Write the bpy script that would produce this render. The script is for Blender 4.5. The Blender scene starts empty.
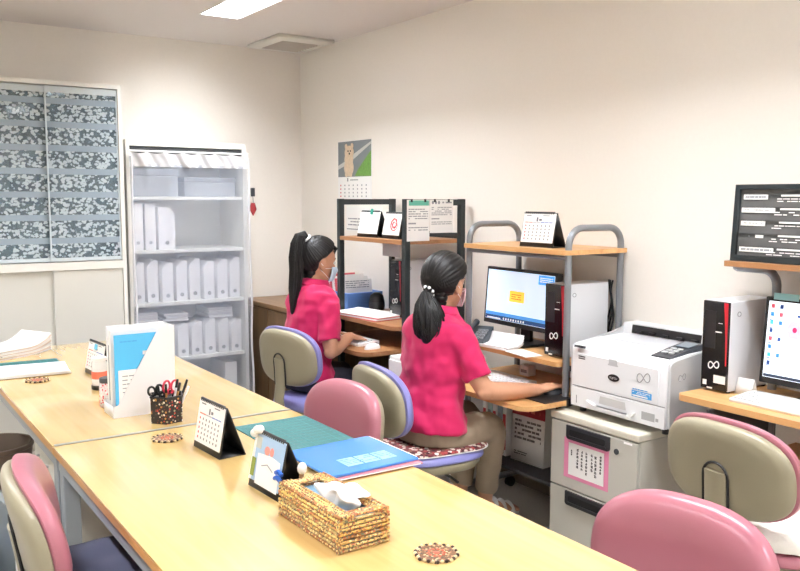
import bpy, bmesh, math, random
import numpy as np
from mathutils import Vector, Matrix, noise as mnoise
V = Vector
S = bpy.context.scene
C = S.collection
PI = math.pi
random.seed(7)

# ---------------------------------------------------------------- camera
CAM_H = 1.46
yaw, pit, rol = math.radians(34.13), math.radians(6.02), math.radians(-0.116)
fw = V((math.sin(yaw)*math.cos(pit), math.cos(yaw)*math.cos(pit), -math.sin(pit)))
rt = V((math.cos(yaw), -math.sin(yaw), 0)); up = rt.cross(fw)
rt, up = rt*math.cos(rol) - up*math.sin(rol), up*math.cos(rol) + rt*math.sin(rol)
cd = bpy.data.cameras.new('camera'); cam = bpy.data.objects.new('camera', cd); C.objects.link(cam)
cd.sensor_width = 36; cd.lens = 835/800*36; cd.clip_start = 0.02
mw = Matrix((rt, up, -fw)).transposed().to_4x4(); mw.translation = (0, 0, CAM_H)
cam.matrix_world = mw
S.camera = cam

# ---------------------------------------------------------------- world, exposure, light strength
S.view_settings.view_transform = 'Standard'; S.view_settings.look = 'None'
S.view_settings.gamma = 1; S.view_settings.use_curve_mapping = False
S.view_settings.exposure = 0.0
w = bpy.data.worlds.new('world'); S.world = w; w.use_nodes = True
w.node_tree.nodes['Background'].inputs[0].default_value = (0.9, 0.95, 1, 1)
w.node_tree.nodes['Background'].inputs[1].default_value = 0.3
LAMP = 74.0          # emission of the fluorescent ceiling panels
CEIL = 2.49; XW = 2.85; YW = 5.49; XL = -1.7; YF = -1.7
LAMPS = [(1.78, y, 2.03, y+1.25) for y in (3.42, 0.95, -1.5)] + [(-0.45, y, -0.2, y+1.25) for y in (3.42, 0.95, -1.5)]

# ---------------------------------------------------------------- materials
def lin(c):
    return tuple(((x/255)/12.92 if x/255 <= 0.04045 else ((x/255+0.055)/1.055)**2.4) for x in c) + (1,)
MATS = {}
def mat(name, rgb, rough=0.5, metal=0.0, spec=0.5, coat=0.0, bump=0.0, bscale=200.0, var=0.0, vscale=8.0, emit=None, trans=0.0, sheen=0.0, stretch=None):
    if name in MATS: return MATS[name]
    m = bpy.data.materials.new(name); m.use_nodes = True; MATS[name] = m
    nt = m.node_tree; b = nt.nodes['Principled BSDF']
    b.inputs['Base Color'].default_value = lin(rgb)
    b.inputs['Roughness'].default_value = rough; b.inputs['Metallic'].default_value = metal
    b.inputs['Specular IOR Level'].default_value = spec
    b.inputs['Coat Weight'].default_value = coat; b.inputs['Coat Roughness'].default_value = 0.08
    b.inputs['Transmission Weight'].default_value = trans
    if sheen: b.inputs['Sheen Weight'].default_value = sheen
    tc = nt.nodes.new('ShaderNodeTexCoord'); src = tc.outputs['Object']
    if stretch:
        mp = nt.nodes.new('ShaderNodeMapping'); mp.inputs['Scale'].default_value = stretch
        nt.links.new(src, mp.inputs[0]); src = mp.outputs[0]
    if var:
        n = nt.nodes.new('ShaderNodeTexNoise'); n.inputs['Scale'].default_value = vscale; n.inputs['Detail'].default_value = 5
        nt.links.new(src, n.inputs['Vector'])
        mx = nt.nodes.new('ShaderNodeMix'); mx.data_type = 'RGBA'
        c = lin(rgb)
        mx.inputs[6].default_value = tuple(max(0, x*(1-var)) for x in c[:3]) + (1,)
        mx.inputs[7].default_value = tuple(min(1, x*(1+var)) for x in c[:3]) + (1,)
        nt.links.new(n.outputs[0], mx.inputs[0]); nt.links.new(mx.outputs[2], b.inputs['Base Color'])
    if bump:
        n2 = nt.nodes.new('ShaderNodeTexNoise'); n2.inputs['Scale'].default_value = bscale; n2.inputs['Detail'].default_value = 3
        nt.links.new(src, n2.inputs['Vector'])
        bp = nt.nodes.new('ShaderNodeBump'); bp.inputs['Strength'].default_value = bump; bp.inputs['Distance'].default_value = 0.003
        nt.links.new(n2.outputs[0], bp.inputs['Height']); nt.links.new(bp.outputs[0], b.inputs['Normal'])
    if emit:
        b.inputs['Emission Color'].default_value = lin(rgb); b.inputs['Emission Strength'].default_value = emit
    return m

def sheer(name, rgb, opacity, rough=0.8, translucent=0.4):
    m = bpy.data.materials.new(name); m.use_nodes = True; MATS[name] = m
    nt = m.node_tree; nt.nodes.remove(nt.nodes['Principled BSDF']); out = nt.nodes['Material Output']
    d = nt.nodes.new('ShaderNodeBsdfDiffuse'); d.inputs[0].default_value = lin(rgb)
    t = nt.nodes.new('ShaderNodeBsdfTranslucent'); t.inputs[0].default_value = lin(rgb)
    a = nt.nodes.new('ShaderNodeMixShader'); a.inputs[0].default_value = translucent
    nt.links.new(d.outputs[0], a.inputs[1]); nt.links.new(t.outputs[0], a.inputs[2])
    tr = nt.nodes.new('ShaderNodeBsdfTransparent')
    mx = nt.nodes.new('ShaderNodeMixShader'); mx.inputs[0].default_value = opacity
    nt.links.new(tr.outputs[0], mx.inputs[1]); nt.links.new(a.outputs[0], mx.inputs[2]); nt.links.new(mx.outputs[0], out.inputs[0])
    return m

def wood(name, c1, c2, axis='Y', rough=0.35, coat=0.0, scale=1.0):
    m = bpy.data.materials.new(name); m.use_nodes = True; MATS[name] = m
    nt = m.node_tree; b = nt.nodes['Principled BSDF']
    tc = nt.nodes.new('ShaderNodeTexCoord'); mp = nt.nodes.new('ShaderNodeMapping')
    mp.inputs['Scale'].default_value = {'Y': (14*scale, 0.9*scale, 14*scale), 'X': (0.9*scale, 14*scale, 14*scale), 'Z': (14*scale, 14*scale, 0.9*scale)}[axis]
    nt.links.new(tc.outputs['Object'], mp.inputs[0])
    n = nt.nodes.new('ShaderNodeTexNoise'); n.inputs['Scale'].default_value = 2.2; n.inputs['Detail'].default_value = 8; n.inputs['Distortion'].default_value = 0.6
    nt.links.new(mp.outputs[0], n.inputs['Vector'])
    cr = nt.nodes.new('ShaderNodeValToRGB'); cr.color_ramp.elements[0].position = 0.3; cr.color_ramp.elements[1].position = 0.7
    cr.color_ramp.elements[0].color = lin(c1); cr.color_ramp.elements[1].color = lin(c2)
    nt.links.new(n.outputs[0], cr.inputs[0]); nt.links.new(cr.outputs[0], b.inputs['Base Color'])
    b.inputs['Roughness'].default_value = rough; b.inputs['Coat Weight'].default_value = coat; b.inputs['Coat Roughness'].default_value = 0.04
    return m

def voropat(name, base, spots, scale=90.0, thresh=0.35, rough=0.6, rnd=1.0):
    """printed pattern: a voronoi cell gets one of the spot colours near its centre"""
    m = bpy.data.materials.new(name); m.use_nodes = True; MATS[name] = m
    nt = m.node_tree; b = nt.nodes['Principled BSDF']; b.inputs['Roughness'].default_value = rough
    tc = nt.nodes.new('ShaderNodeTexCoord'); v = nt.nodes.new('ShaderNodeTexVoronoi'); v.inputs['Scale'].default_value = scale; v.inputs['Randomness'].default_value = rnd
    nt.links.new(tc.outputs['Object'], v.inputs['Vector'])
    lt = nt.nodes.new('ShaderNodeMath'); lt.operation = 'LESS_THAN'; lt.inputs[1].default_value = thresh
    nt.links.new(v.outputs['Distance'], lt.inputs[0])
    sp = nt.nodes.new('ShaderNodeSeparateColor'); nt.links.new(v.outputs['Color'], sp.inputs[0])
    cr = nt.nodes.new('ShaderNodeValToRGB'); cr.color_ramp.interpolation = 'CONSTANT'
    els = cr.color_ramp.elements
    for i, c in enumerate(spots):
        e = els[i] if i < 2 else els.new(i/len(spots))
        e.position = i/len(spots); e.color = lin(c)
    nt.links.new(sp.outputs[0], cr.inputs[0])
    mx = nt.nodes.new('ShaderNodeMix'); mx.data_type = 'RGBA'; mx.inputs[6].default_value = lin(base)
    nt.links.new(lt.outputs[0], mx.inputs[0]); nt.links.new(cr.outputs[0], mx.inputs[7]); nt.links.new(mx.outputs[2], b.inputs['Base Color'])
    return m

wall_m = mat('wall paper', (244, 239, 231), 0.85, bump=0.12, bscale=260, var=0.02, vscale=60)
ceil_m = mat('ceiling board', (226, 221, 219), 0.9, bump=0.08, bscale=300)
floor_m = mat('floor tile', (176, 168, 156), 0.7, var=0.10, vscale=90)
steel_m = mat('painted steel light', (212, 211, 203), 0.45)
steelw_m = mat('painted steel white', (232, 231, 224), 0.45)
grey_m = mat('grey tube', (128, 131, 136), 0.32, metal=0.35)
deskleg_m = mat('desk frame grey', (140, 146, 150), 0.45)
black_m = mat('black plastic', (20, 20, 22), 0.4)
blackm_m = mat('black satin steel', (30, 37, 38), 0.42)
dark_m = mat('dark grey plastic', (52, 54, 58), 0.5)
white_m = mat('white plastic', (238, 238, 238), 0.4)
paper_m = mat('white paper', (244, 243, 240), 0.8)
card_m = mat('white card', (236, 235, 236), 0.7)
ink_m = mat('black ink', (46, 46, 50), 0.8)
greyink_m = mat('grey ink', (150, 152, 156), 0.8)
redink_m = mat('red ink', (205, 60, 70), 0.8)
olive_m = mat('olive plastic shell', (152, 145, 122), 0.38, bump=0.05, bscale=500)
pink_m = mat('pink vinyl', (172, 108, 121), 0.28, bump=0.04, bscale=300)
peri_m = mat('periwinkle vinyl', (132, 132, 190), 0.35, bump=0.05, bscale=300)
chrome_m = mat('brushed metal', (175, 178, 182), 0.28, metal=0.9)
wood_rack = wood('rack shelf wood', (196, 146, 92), (216, 170, 114), 'Y', 0.4)
wood_dark = wood('brown shelf wood', (150, 104, 66), (170, 122, 80), 'Y', 0.45)
wood_edge = wood('desk edge wood', (176, 124, 66), (196, 146, 84), 'Y', 0.4)
wood_desk = wood('desk top laminate', (218, 182, 116), (230, 198, 132), 'Y', 0.26, coat=1.0, scale=0.7)
wood_brown = wood('brown cabinet wood', (98, 76, 52), (118, 92, 64), 'Z', 0.4)

# ---------------------------------------------------------------- mesh builder
class MB:
    def __init__(s): s.bm = bmesh.new(); s.fl = s.bm.faces.layers.int.new('flat')
    def _f(s, vs, mi):
        try:
            f = s.bm.faces.new(vs); f.material_index = mi; return f
        except ValueError: return None
    def box(s, lo, hi, bev=0.0, mi=0, rot=None, seg=2):
        lo, hi = V(lo), V(hi); c = (lo+hi)/2; d = hi-lo
        r = bmesh.ops.create_cube(s.bm, size=1.0); vs = r['verts']
        for v in vs:
            p = V((v.co.x*d.x, v.co.y*d.y, v.co.z*d.z)); v.co = c + (rot @ p if rot else p)
        fs = set(f for v in vs for f in v.link_faces)
        for f in fs: f.material_index = mi
        if bev > 0:
            es = list(set(e for f in fs for e in f.edges))
            r = bmesh.ops.bevel(s.bm, geom=es, offset=bev, segments=seg, affect='EDGES', profile=0.5)
            for f in r['faces']: f.material_index = mi
            for f in set(f for v in r['verts'] for f in v.link_faces) | set(r['faces']):
                f.normal_update(); q = (rot.transposed() @ f.normal) if rot else f.normal
                if max(abs(c) for c in q) > .9995: f[s.fl] = 1
        return s
    def ring(s, c, ax, ay, n): return [s.bm.verts.new(c + ax*math.cos(2*PI*i/n) + ay*math.sin(2*PI*i/n)) for i in range(n)]
    def skin(s, rings, mi=0, caps=True, closed=False):
        n = len(rings[0])
        pairs = list(zip(rings, rings[1:])) + ([(rings[-1], rings[0])] if closed else [])
        for a, b in pairs:
            for i in range(n): s._f((a[i], a[(i+1) % n], b[(i+1) % n], b[i]), mi)
        if caps and not closed:
            s._f(list(reversed(rings[0])), mi); s._f(rings[-1], mi)
    def cyl(s, p0, p1, r0, r1=None, n=20, mi=0, caps=True):
        r1 = r0 if r1 is None else r1
        p0, p1 = V(p0), V(p1); d = (p1-p0).normalized()
        a = d.orthogonal().normalized(); b = d.cross(a)
        s.skin([s.ring(p0, a*r0, b*r0, n), s.ring(p1, a*r1, b*r1, n)], mi, caps); return s
    def tube(s, pts, r, n=10, mi=0, closed=False, flat=1.0, round_ends=False):
        pts = [V(p) for p in pts]; m = len(pts)
        rs = list(r) if hasattr(r, '__len__') else [r]*m
        if round_ends:
            d0 = (pts[0]-pts[1]).normalized(); d1 = (pts[-1]-pts[-2]).normalized()
            r0, r1 = rs[0], rs[-1]
            pts = [pts[0]+d0*r0*0.95, pts[0]+d0*r0*0.7] + pts + [pts[-1]+d1*r1*0.7, pts[-1]+d1*r1*0.95]
            rs = [r0*0.3, r0*0.72] + rs + [r1*0.72, r1*0.3]; m = len(pts)
        rings = []; prev = None
        for i in range(m):
            if closed: t = (pts[(i+1) % m]-pts[i-1]).normalized()
            elif i == 0: t = (pts[1]-pts[0]).normalized()
            elif i == m-1: t = (pts[-1]-pts[-2]).normalized()
            else: t = ((pts[i+1]-pts[i]).normalized()+(pts[i]-pts[i-1]).normalized()).normalized()
            if prev is None: a = t.orthogonal().normalized()
            else:
                a = prev - t*prev.dot(t)
                a = a.normalized() if a.length > 1e-6 else t.orthogonal().normalized()
            b = t.cross(a); prev = a
            rings.append(s.ring(pts[i], a*rs[i], b*rs[i]*flat, n))
        s.skin(rings, mi, True, closed); return s
    def loft(s, secs, n=28, mi=0):
        """secs: (centre, half axis a, half axis b)"""
        s.skin([s.ring(V(c), V(a), V(b), n) for c, a, b in secs], mi, True); return s
    def ell(s, c, r, rot=None, n=20, mi=0):
        rr = bmesh.ops.create_uvsphere(s.bm, u_segments=n, v_segments=max(6, n//2), radius=1.0)
        for v in rr['verts']:
            p = V((v.co.x*r[0], v.co.y*r[1], v.co.z*r[2])); v.co = V(c) + (rot @ p if rot else p)
        for f in set(f for v in rr['verts'] for f in v.link_faces): f.material_index = mi
        return s
    def prism(s, pts, d, mi=0):
        pts = [V(p) for p in pts]; d = V(d)
        a = [s.bm.verts.new(p) for p in pts]; b = [s.bm.verts.new(p+d) for p in pts]; n = len(pts)
        for f in (s._f(list(reversed(a)), mi), s._f(b, mi)):
            if f: f[s.fl] = 1
        for i in range(n): s._f((a[i], a[(i+1) % n], b[(i+1) % n], b[i]), mi)
        return s
    def lathe(s, c, prof, n=28, mi=0):
        c = V(c)
        s.skin([s.ring(c+V((0, 0, z)), V((r, 0, 0)), V((0, r, 0)), n) for r, z in prof], mi, True); return s
    def grid(s, fn, nu, nv, mi=0):
        g = [[s.bm.verts.new(fn(i/nu, j/nv)) for i in range(nu+1)] for j in range(nv+1)]
        for j in range(nv):
            for i in range(nu): s._f((g[j][i], g[j][i+1], g[j+1][i+1], g[j+1][i]), mi)
        return s
    def build(s, name, mats, parent=None, smooth=35, loc=None, rotz=None, keep_normals=False):
        if not keep_normals: bmesh.ops.recalc_face_normals(s.bm, faces=s.bm.faces[:])
        flat = [f[s.fl] for f in s.bm.faces]
        me = bpy.data.meshes.new(name); s.bm.to_mesh(me); s.bm.free()
        if 'flat' in me.attributes: me.attributes.remove(me.attributes['flat'])
        for m in (mats if isinstance(mats, (list, tuple)) else [mats]): me.materials.append(m)
        if smooth:
            me.set_sharp_from_angle(angle=math.radians(smooth))
            me.polygons.foreach_set('use_smooth', [not q for q in flat])
        o = bpy.data.objects.new(name, me); C.objects.link(o)
        if parent is not None: o.parent = parent
        if loc is not None: o.location = loc
        if rotz is not None: o.rotation_euler = (0, 0, rotz)
        return o

def tag(o, label, cat=None, group=None):
    o['label'] = label
    if cat: o['category'] = cat
    if group: o['group'] = group
    return o
def thing(name, label, cat, loc=(0, 0, 0), rotz=0.0, group=None):
    o = bpy.data.objects.new(name, None); C.objects.link(o); o.empty_display_size = 0.1
    o.location = loc; o.rotation_euler = (0, 0, rotz)
    return tag(o, label, cat, group)
def struct(name, mb, m, **k):
    o = mb.build(name, m, **k); o['kind'] = 'structure'; return o
def copy_tree(o, loc, rotz=None, label=None, parent=None):
    c = o.copy(); C.objects.link(c); c.parent = parent
    if parent is None:
        c.location = loc
        if rotz is not None: c.rotation_euler = (0, 0, rotz)
        if label: c['label'] = label
    for ch in list(o.children): copy_tree(ch, None, parent=c)
    return c
def bake(o):
    """replace the mesh by its evaluated one (modifiers applied)"""
    dg = bpy.context.evaluated_depsgraph_get(); dg.update()
    me = bpy.data.meshes.new_from_object(o.evaluated_get(dg))
    o.modifiers.clear(); old = o.data; o.data = me; bpy.data.meshes.remove(old)
    me.polygons.foreach_set('use_smooth', [True]*len(me.polygons))
    return o
def organic(o, voxel=0.006, it=6, wrinkle=None):
    m = o.modifiers.new('r', 'REMESH'); m.mode = 'VOXEL'; m.voxel_size = voxel; m.use_smooth_shade = True
    m = o.modifiers.new('s', 'SMOOTH'); m.factor = 0.5; m.iterations = it
    if wrinkle:
        t = bpy.data.textures.new('folds', 'CLOUDS'); t.noise_scale = wrinkle[0]; t.noise_depth = 1
        d = o.modifiers.new('d', 'DISPLACE'); d.texture = t; d.strength = wrinkle[1]; d.mid_level = 0.5; d.texture_coords = 'LOCAL'
    return bake(o)

class Plane:
    """a flat sheet frame for printed marks: O origin, U to the right, W upward, N out"""
    def __init__(s, O, U, W): s.O, s.U, s.W = V(O), V(U).normalized(), V(W).normalized(); s.N = s.U.cross(s.W)
    def p(s, u, v, d=0.0): return s.O + s.U*u + s.W*v + s.N*d
    def rect(s, mb, u0, v0, u1, v1, d0=0.0, d1=0.0006, mi=0):
        mb.prism([s.p(u0, v0, d0), s.p(u1, v0, d0), s.p(u1, v1, d0), s.p(u0, v1, d0)], s.N*(d1-d0), mi); return mb
    def disc(s, mb, u, v, ru, rv, d0=0.0, d1=0.0006, n=16, mi=0):
        mb.prism([s.p(u+ru*math.cos(2*PI*i/n), v+rv*math.sin(2*PI*i/n), d0) for i in range(n)], s.N*(d1-d0), mi); return mb
    def poly(s, mb, pts, d0=0.0, d1=0.0006, mi=0):
        mb.prism([s.p(u, v, d0) for u, v in pts], s.N*(d1-d0), mi); return mb

def text(pl, u, v, size, string, m, parent, name='lettering', align='LEFT', d=0.0008, italic=0.0):
    cu = bpy.data.curves.new('t', 'FONT'); cu.body = string; cu.size = size; cu.align_x = align; cu.shear = italic; cu.resolution_u = 2
    t = bpy.data.objects.new('t', cu); C.objects.link(t)
    dg = bpy.context.evaluated_depsgraph_get(); dg.update()
    me = bpy.data.meshes.new_from_object(t.evaluated_get(dg))
    bpy.data.objects.remove(t); bpy.data.curves.remove(cu)
    mt = Matrix((pl.U, pl.W, pl.N)).transposed().to_4x4(); mt.translation = pl.p(u, v, d)
    me.transform(mt); me.materials.clear(); me.materials.append(m); me.name = name
    o = bpy.data.objects.new(name, me); C.objects.link(o); o.parent = parent
    return o
def lines(pl, mb, u0, v0, u1, v1, rows, h=0.5, seed=0, gap=0.15, mi=0, d0=0.0, d1=0.0006):
    """rows of small word-like marks"""
    R = random.Random(seed); dv = (v1-v0)/rows
    for i in range(rows):
        u = u0; vv = v1-(i+0.5)*dv
        while u < u1:
            L = (u1-u0)*R.uniform(0.05, 0.22)
            if R.random() > gap: pl.rect(mb, u, vv-dv*h/2, min(u+L*0.85, u1), vv+dv*h/2, d0, d1, mi)
            u += L
def loop8(pl, mb, u, v, sz, r, mi=0, d=0.001):
    """two linked open loops, the tower and printer emblem"""
    pts = []
    for i in range(61):
        t = PI/2+.10 + (2*PI-0.20)*i/60
        k = 1+math.sin(t)**2
        pts.append(pl.p(u+sz*math.cos(t)/k*1.0, v+sz*1.55*math.sin(t)*math.cos(t)/k+sz*0.12*math.cos(t), d))
    mb.tube(pts, r, n=6, mi=mi)
def rot_to(d, upv=(0, 0, 1)):
    d = V(d).normalized(); u = V(upv); y = u.cross(d).normalized(); z = d.cross(y)
    return Matrix((d, y, z)).transposed()
def outline(x0, y0, x1, y1, r, n=6, corners='1111'):
    """rounded rectangle outline, corners (x0y0, x1y0, x1y1, x0y1)"""
    pts = []
    for k, (cx, cy, a0) in enumerate(((x0+r, y0+r, PI), (x1-r, y0+r, 1.5*PI), (x1-r, y1-r, 0), (x0+r, y1-r, 0.5*PI))):
        if corners[k] == '1':
            for i in range(n+1):
                a = a0+0.5*PI*i/n; pts.append((cx+r*math.cos(a), cy+r*math.sin(a)))
        else: pts.append(((x0, y0), (x1, y0), (x1, y1), (x0, y1))[k])
    return pts
# ================================================================ the room
struct('floor', MB().box((XL-.1, YF-.1, -0.1), (XW+.1, YW+.1, 0)), floor_m)
struct('wall_back', MB().box((XL-.1, YW, 0), (XW, YW+.1, CEIL+.20)), wall_m)
struct('wall_right', MB().box((XW, YF-.1, 0), (XW+.1, YW+.1, CEIL+.20)), wall_m)
struct('wall_left', MB().box((XL-.1, YF-.1, 0), (XL, YW, CEIL+.20)), wall_m)
struct('wall_front', MB().box((XL, YF-.1, 0), (XW, YF, CEIL+.20)), wall_m)
# ceiling with openings for the recessed lamps
xs = sorted({XL, XW} | {v for l in LAMPS for v in (l[0], l[2])}); ys = sorted({YF, YW} | {v for l in LAMPS for v in (l[1], l[3])})
mb = MB()
for x0, x1 in zip(xs, xs[1:]):
    for y0, y1 in zip(ys, ys[1:]):
        if any(l[0] <= x0 and x1 <= l[2] and l[1] <= y0 and y1 <= l[3] for l in LAMPS): continue
        mb.box((x0, y0, CEIL), (x1, y1, CEIL+.20))
struct('ceiling', mb, ceil_m)
skirt_m = mat('skirting', (120, 108, 92), 0.6)
struct('baseboard_back', MB().box((XL, YW-.008, 0), (XW, YW, .07)), skirt_m)
struct('baseboard_right', MB().box((XW-.008, YF, 0), (XW, YW-.008, .07)), skirt_m)

glow_m = mat('fluorescent panel', (249, 251, 255), 0.5, emit=LAMP)
lamp_labels = ['recessed fluorescent ceiling light nearest the air vent', 'recessed fluorescent ceiling light above the printer side of the room', 'recessed fluorescent ceiling light at the near end by the right wall',
               'recessed fluorescent ceiling light on the far left of the ceiling', 'recessed fluorescent ceiling light over the left aisle', 'recessed fluorescent ceiling light at the near left corner']
for l, lab in zip(LAMPS, lamp_labels):
    cx, cy = (l[0]+l[2])/2, (l[1]+l[3])/2; hx, hy = (l[2]-l[0])/2, (l[3]-l[1])/2
    t = thing('ceiling_light', lab, 'ceiling light', (cx, cy, CEIL), group='recessed ceiling lights')
    m = MB(); k = 0.004
    m.box((-hx+k, -hy+k, 0.0), (-hx+.012, hy-k, .165)); m.box((hx-.012, -hy+k, 0.0), (hx-k, hy-k, .165))
    m.box((-hx+.012, -hy+k, 0.0), (hx-.012, -hy+.012, .165)); m.box((-hx+.012, hy-.012, 0.0), (hx-.012, hy-k, .165))
    m.box((-hx+k, -hy+k, .165), (hx-k, hy-k, .175))
    m.build('housing', white_m, t)
    MB().box((-hx+.014, -hy+.014, .150), (hx-.014, hy-.014, .156)).build('diffuser', glow_m, t)

t = thing('air_vent', 'square white ceiling air vent with grey grille near the room corner', 'air vent', (2.60, 5.15, CEIL))
m = MB()
for a in range(4):
    r = Matrix.Rotation(a*PI/2, 3, 'Z')
    m.prism([r @ V((-.20, -.245, -.022)), r @ V((.20, -.245, -.022)), r @ V((.14, -.17, -.03)), r @ V((-.14, -.17, -.03))] if a % 2 == 0 else
            [r @ V((-.245, -.20, -.022)), r @ V((.245, -.20, -.022)), r @ V((.17, -.14, -.03)), r @ V((-.17, -.14, -.03))], (0, 0, .022))
m.box((-.195, -.24, -.012), (.195, .24, 0)); m.build('frame', steelw_m, t)
m = MB()
for i in range(9): m.box((-.135, -.16+i*.04-.012, -.028), (.135, -.16+i*.04+.012, -.020), rot=Matrix.Rotation(.3, 3, 'X'))
m.build('grille', mat('vent grille', (206, 201, 194), .6), t)

# ================================================================ storage cabinets along the back wall
CX0, CX1, CF, CB = 0.565, 1.445, 5.05, 5.485
def hollow(m, x0, y0, z0, x1, y1, z1, t=.02):
    m.box((x0, y0, z0), (x0+t, y1, z1)); m.box((x1-t, y0, z0), (x1, y1, z1))
    m.box((x0+t, y0, z0), (x1-t, y1, z0+t)); m.box((x0+t, y0, z1-t), (x1-t, y1, z1)); m.box((x0+t, y1-t, z0+t), (x1-t, y1, z1-t))
    return m
W = CX1-CX0
t = thing('steel_cabinet', 'pale grey steel cabinet with two plain sliding doors under the glass cabinet', 'cabinet', (CX0, CF, 0))
m = hollow(MB(), 0, 0, 0.05, W, .43, 1.06, .022); m.box((.02, .03, 0), (W-.02, .40, .05)); m.build('body', steelw_m, t)
for i, (x0, x1, y) in enumerate(((.024, .475, .026), (.465, W-.024, .008))):
    d = MB().box((x0, y, .075), (x1, y+.014, 1.036), bev=.002).build('door', steel_m, t)
    hx = x0+.06 if i == 0 else x1-.06
    MB().box((hx-.012, y-.003, .30), (hx+.012, y+.001, .46), bev=.002).build('handle', dark_m, d)
    if i == 1: MB().lathe((0, 0, 0), [(.004, -.006), (.012, -.006), (.012, .006), (.004, .006)], 14).build('lock', dark_m, d, loc=(.50, .003, .56), rotz=0)

# patterned film on the glass: broad leafy bands with plain grey strips between
film = bpy.data.materials.new('patterned glass film'); film.use_nodes = True
nt = film.node_tree; nt.nodes.remove(nt.nodes['Principled BSDF']); out = nt.nodes['Material Output']
def nd(t, **k):
    n = nt.nodes.new(t)
    for a, b in k.items(): setattr(n, a, b)
    return n
tc = nd('ShaderNodeTexCoord'); sx = nd('ShaderNodeSeparateXYZ'); nt.links.new(tc.outputs['Object'], sx.inputs[0])
def mth(op, a, b=None):
    n = nd('ShaderNodeMath', operation=op)
    for i, v in enumerate((a, b)):
        if v is None: continue
        if isinstance(v, (int, float)): n.inputs[i].default_value = v
        else: nt.links.new(v, n.inputs[i])
    return n.outputs[0]
band = mth('GREATER_THAN', mth('FRACT', mth('MULTIPLY', sx.outputs['Z'], 7.6)), 0.26)
mp = nd('ShaderNodeMapping'); mp.inputs['Rotation'].default_value = (0, .7, 0); mp.inputs['Scale'].default_value = (1.0, 1, 1.25); nt.links.new(tc.outputs['Object'], mp.inputs[0])
vo = nd('ShaderNodeTexVoronoi'); vo.inputs['Scale'].default_value = 46; nz = nd('ShaderNodeTexNoise'); nz.inputs['Scale'].default_value = 60; nt.links.new(tc.outputs['Object'], nz.inputs['Vector'])
va = nd('ShaderNodeVectorMath', operation='MULTIPLY_ADD'); va.inputs[1].default_value = (.022, .022, .022); nt.links.new(nz.outputs['Color'], va.inputs[0]); nt.links.new(mp.outputs[0], va.inputs[2]); nt.links.new(va.outputs[0], vo.inputs['Vector'])
leaf = mth('MULTIPLY', mth('LESS_THAN', vo.outputs['Distance'], 0.49), band)
c1 = nd('ShaderNodeMix', data_type='RGBA'); c1.inputs[6].default_value = lin((178, 192, 202)); c1.inputs[7].default_value = lin((104, 124, 134)); nt.links.new(band, c1.inputs[0])
c2 = nd('ShaderNodeMix', data_type='RGBA'); c2.inputs[7].default_value = lin((222, 231, 236)); nt.links.new(leaf, c2.inputs[0]); nt.links.new(c1.outputs[2], c2.inputs[6])
df = nd('ShaderNodeBsdfDiffuse'); nt.links.new(c2.outputs[2], df.inputs[0])
tr = nd('ShaderNodeBsdfTransparent'); tr.inputs[0].default_value = lin((222, 236, 244))
gl = nd('ShaderNodeBsdfGlossy'); gl.inputs['Roughness'].default_value = .05
m1 = nd('ShaderNodeMixShader'); m1.inputs[0].default_value = .60; nt.links.new(tr.outputs[0], m1.inputs[1]); nt.links.new(df.outputs[0], m1.inputs[2])
m2 = nd('ShaderNodeMixShader'); m2.inputs[0].default_value = .03; nt.links.new(m1.outputs[0], m2.inputs[1]); nt.links.new(gl.outputs[0], m2.inputs[2]); nt.links.new(m2.outputs[0], out.inputs[0])
t = thing('glass_cabinet', 'white wall cabinet with sliding glass doors covered in leafy grey film', 'cabinet', (CX0, CF, 1.06))
m = hollow(MB(), 0, 0, 0, W, .43, 1.05, .024); m.build('body', steelw_m, t)
SH = (.34, .68)
for z in SH: MB().box((.025, .06, z), (W-.025, .405, z+.018)).build('shelf', steel_m, t)
for i, (x0, x1, y) in enumerate(((.026, .485, .026), (.455, W-.026, .008))):
    d = MB().box((x0+.008, y+.004, .05), (x1-.008, y+.007, .985)).build('glass_pane', film, t); d['label'] = 'leaf patterned glass pane'
    fr = MB(); fr.box((x0, y, .03), (x1, y+.012, .05)); fr.box((x0, y+.002, .985), (x1, y+.010, 1.02)); fr.box((x0, y, .05), (x0+.008, y+.012, .985)); fr.box((x1-.008, y, .05), (x1, y+.012, .985))
    fr.build('pane_frame', mat('pale glass edge', (196, 206, 210), .3), d)

def binder(loc, w, h, dp, col, label, grp, ring=True, name='binder', rotz=0, tilt=0):
    b = thing(name, label, 'binder', loc, rotz, grp); b.rotation_euler = (0, tilt, rotz)
    MB().box((-w/2, 0, 0), (w/2, dp, h), bev=.002).build('cover', col, b)
    m = MB(); m.box((-w/2+.008, -.0012, h*.45), (w/2-.008, .0, h*.9)); m.build('spine_label', paper_m, b)
    if ring: MB().cyl((0, -.002, h*.16), (0, .0, h*.16), min(.011, w*.25), n=14).build('finger_hole', greyink_m, b)
    return b
blue_b = mat('blue binder', (58, 92, 182), .5); greyb = mat('grey blue binder', (150, 166, 180), .5); mint = mat('pale mint binder', (190, 214, 212), .5)
R = random.Random(3)
bn = 0
ordn = ['first', 'second', 'third', 'fourth', 'fifth', 'sixth', 'seventh', 'eighth', 'ninth', 'tenth', 'eleventh', 'twelfth', 'thirteenth', 'fourteenth']
SHN = ['bottom', 'middle', 'top']
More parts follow.
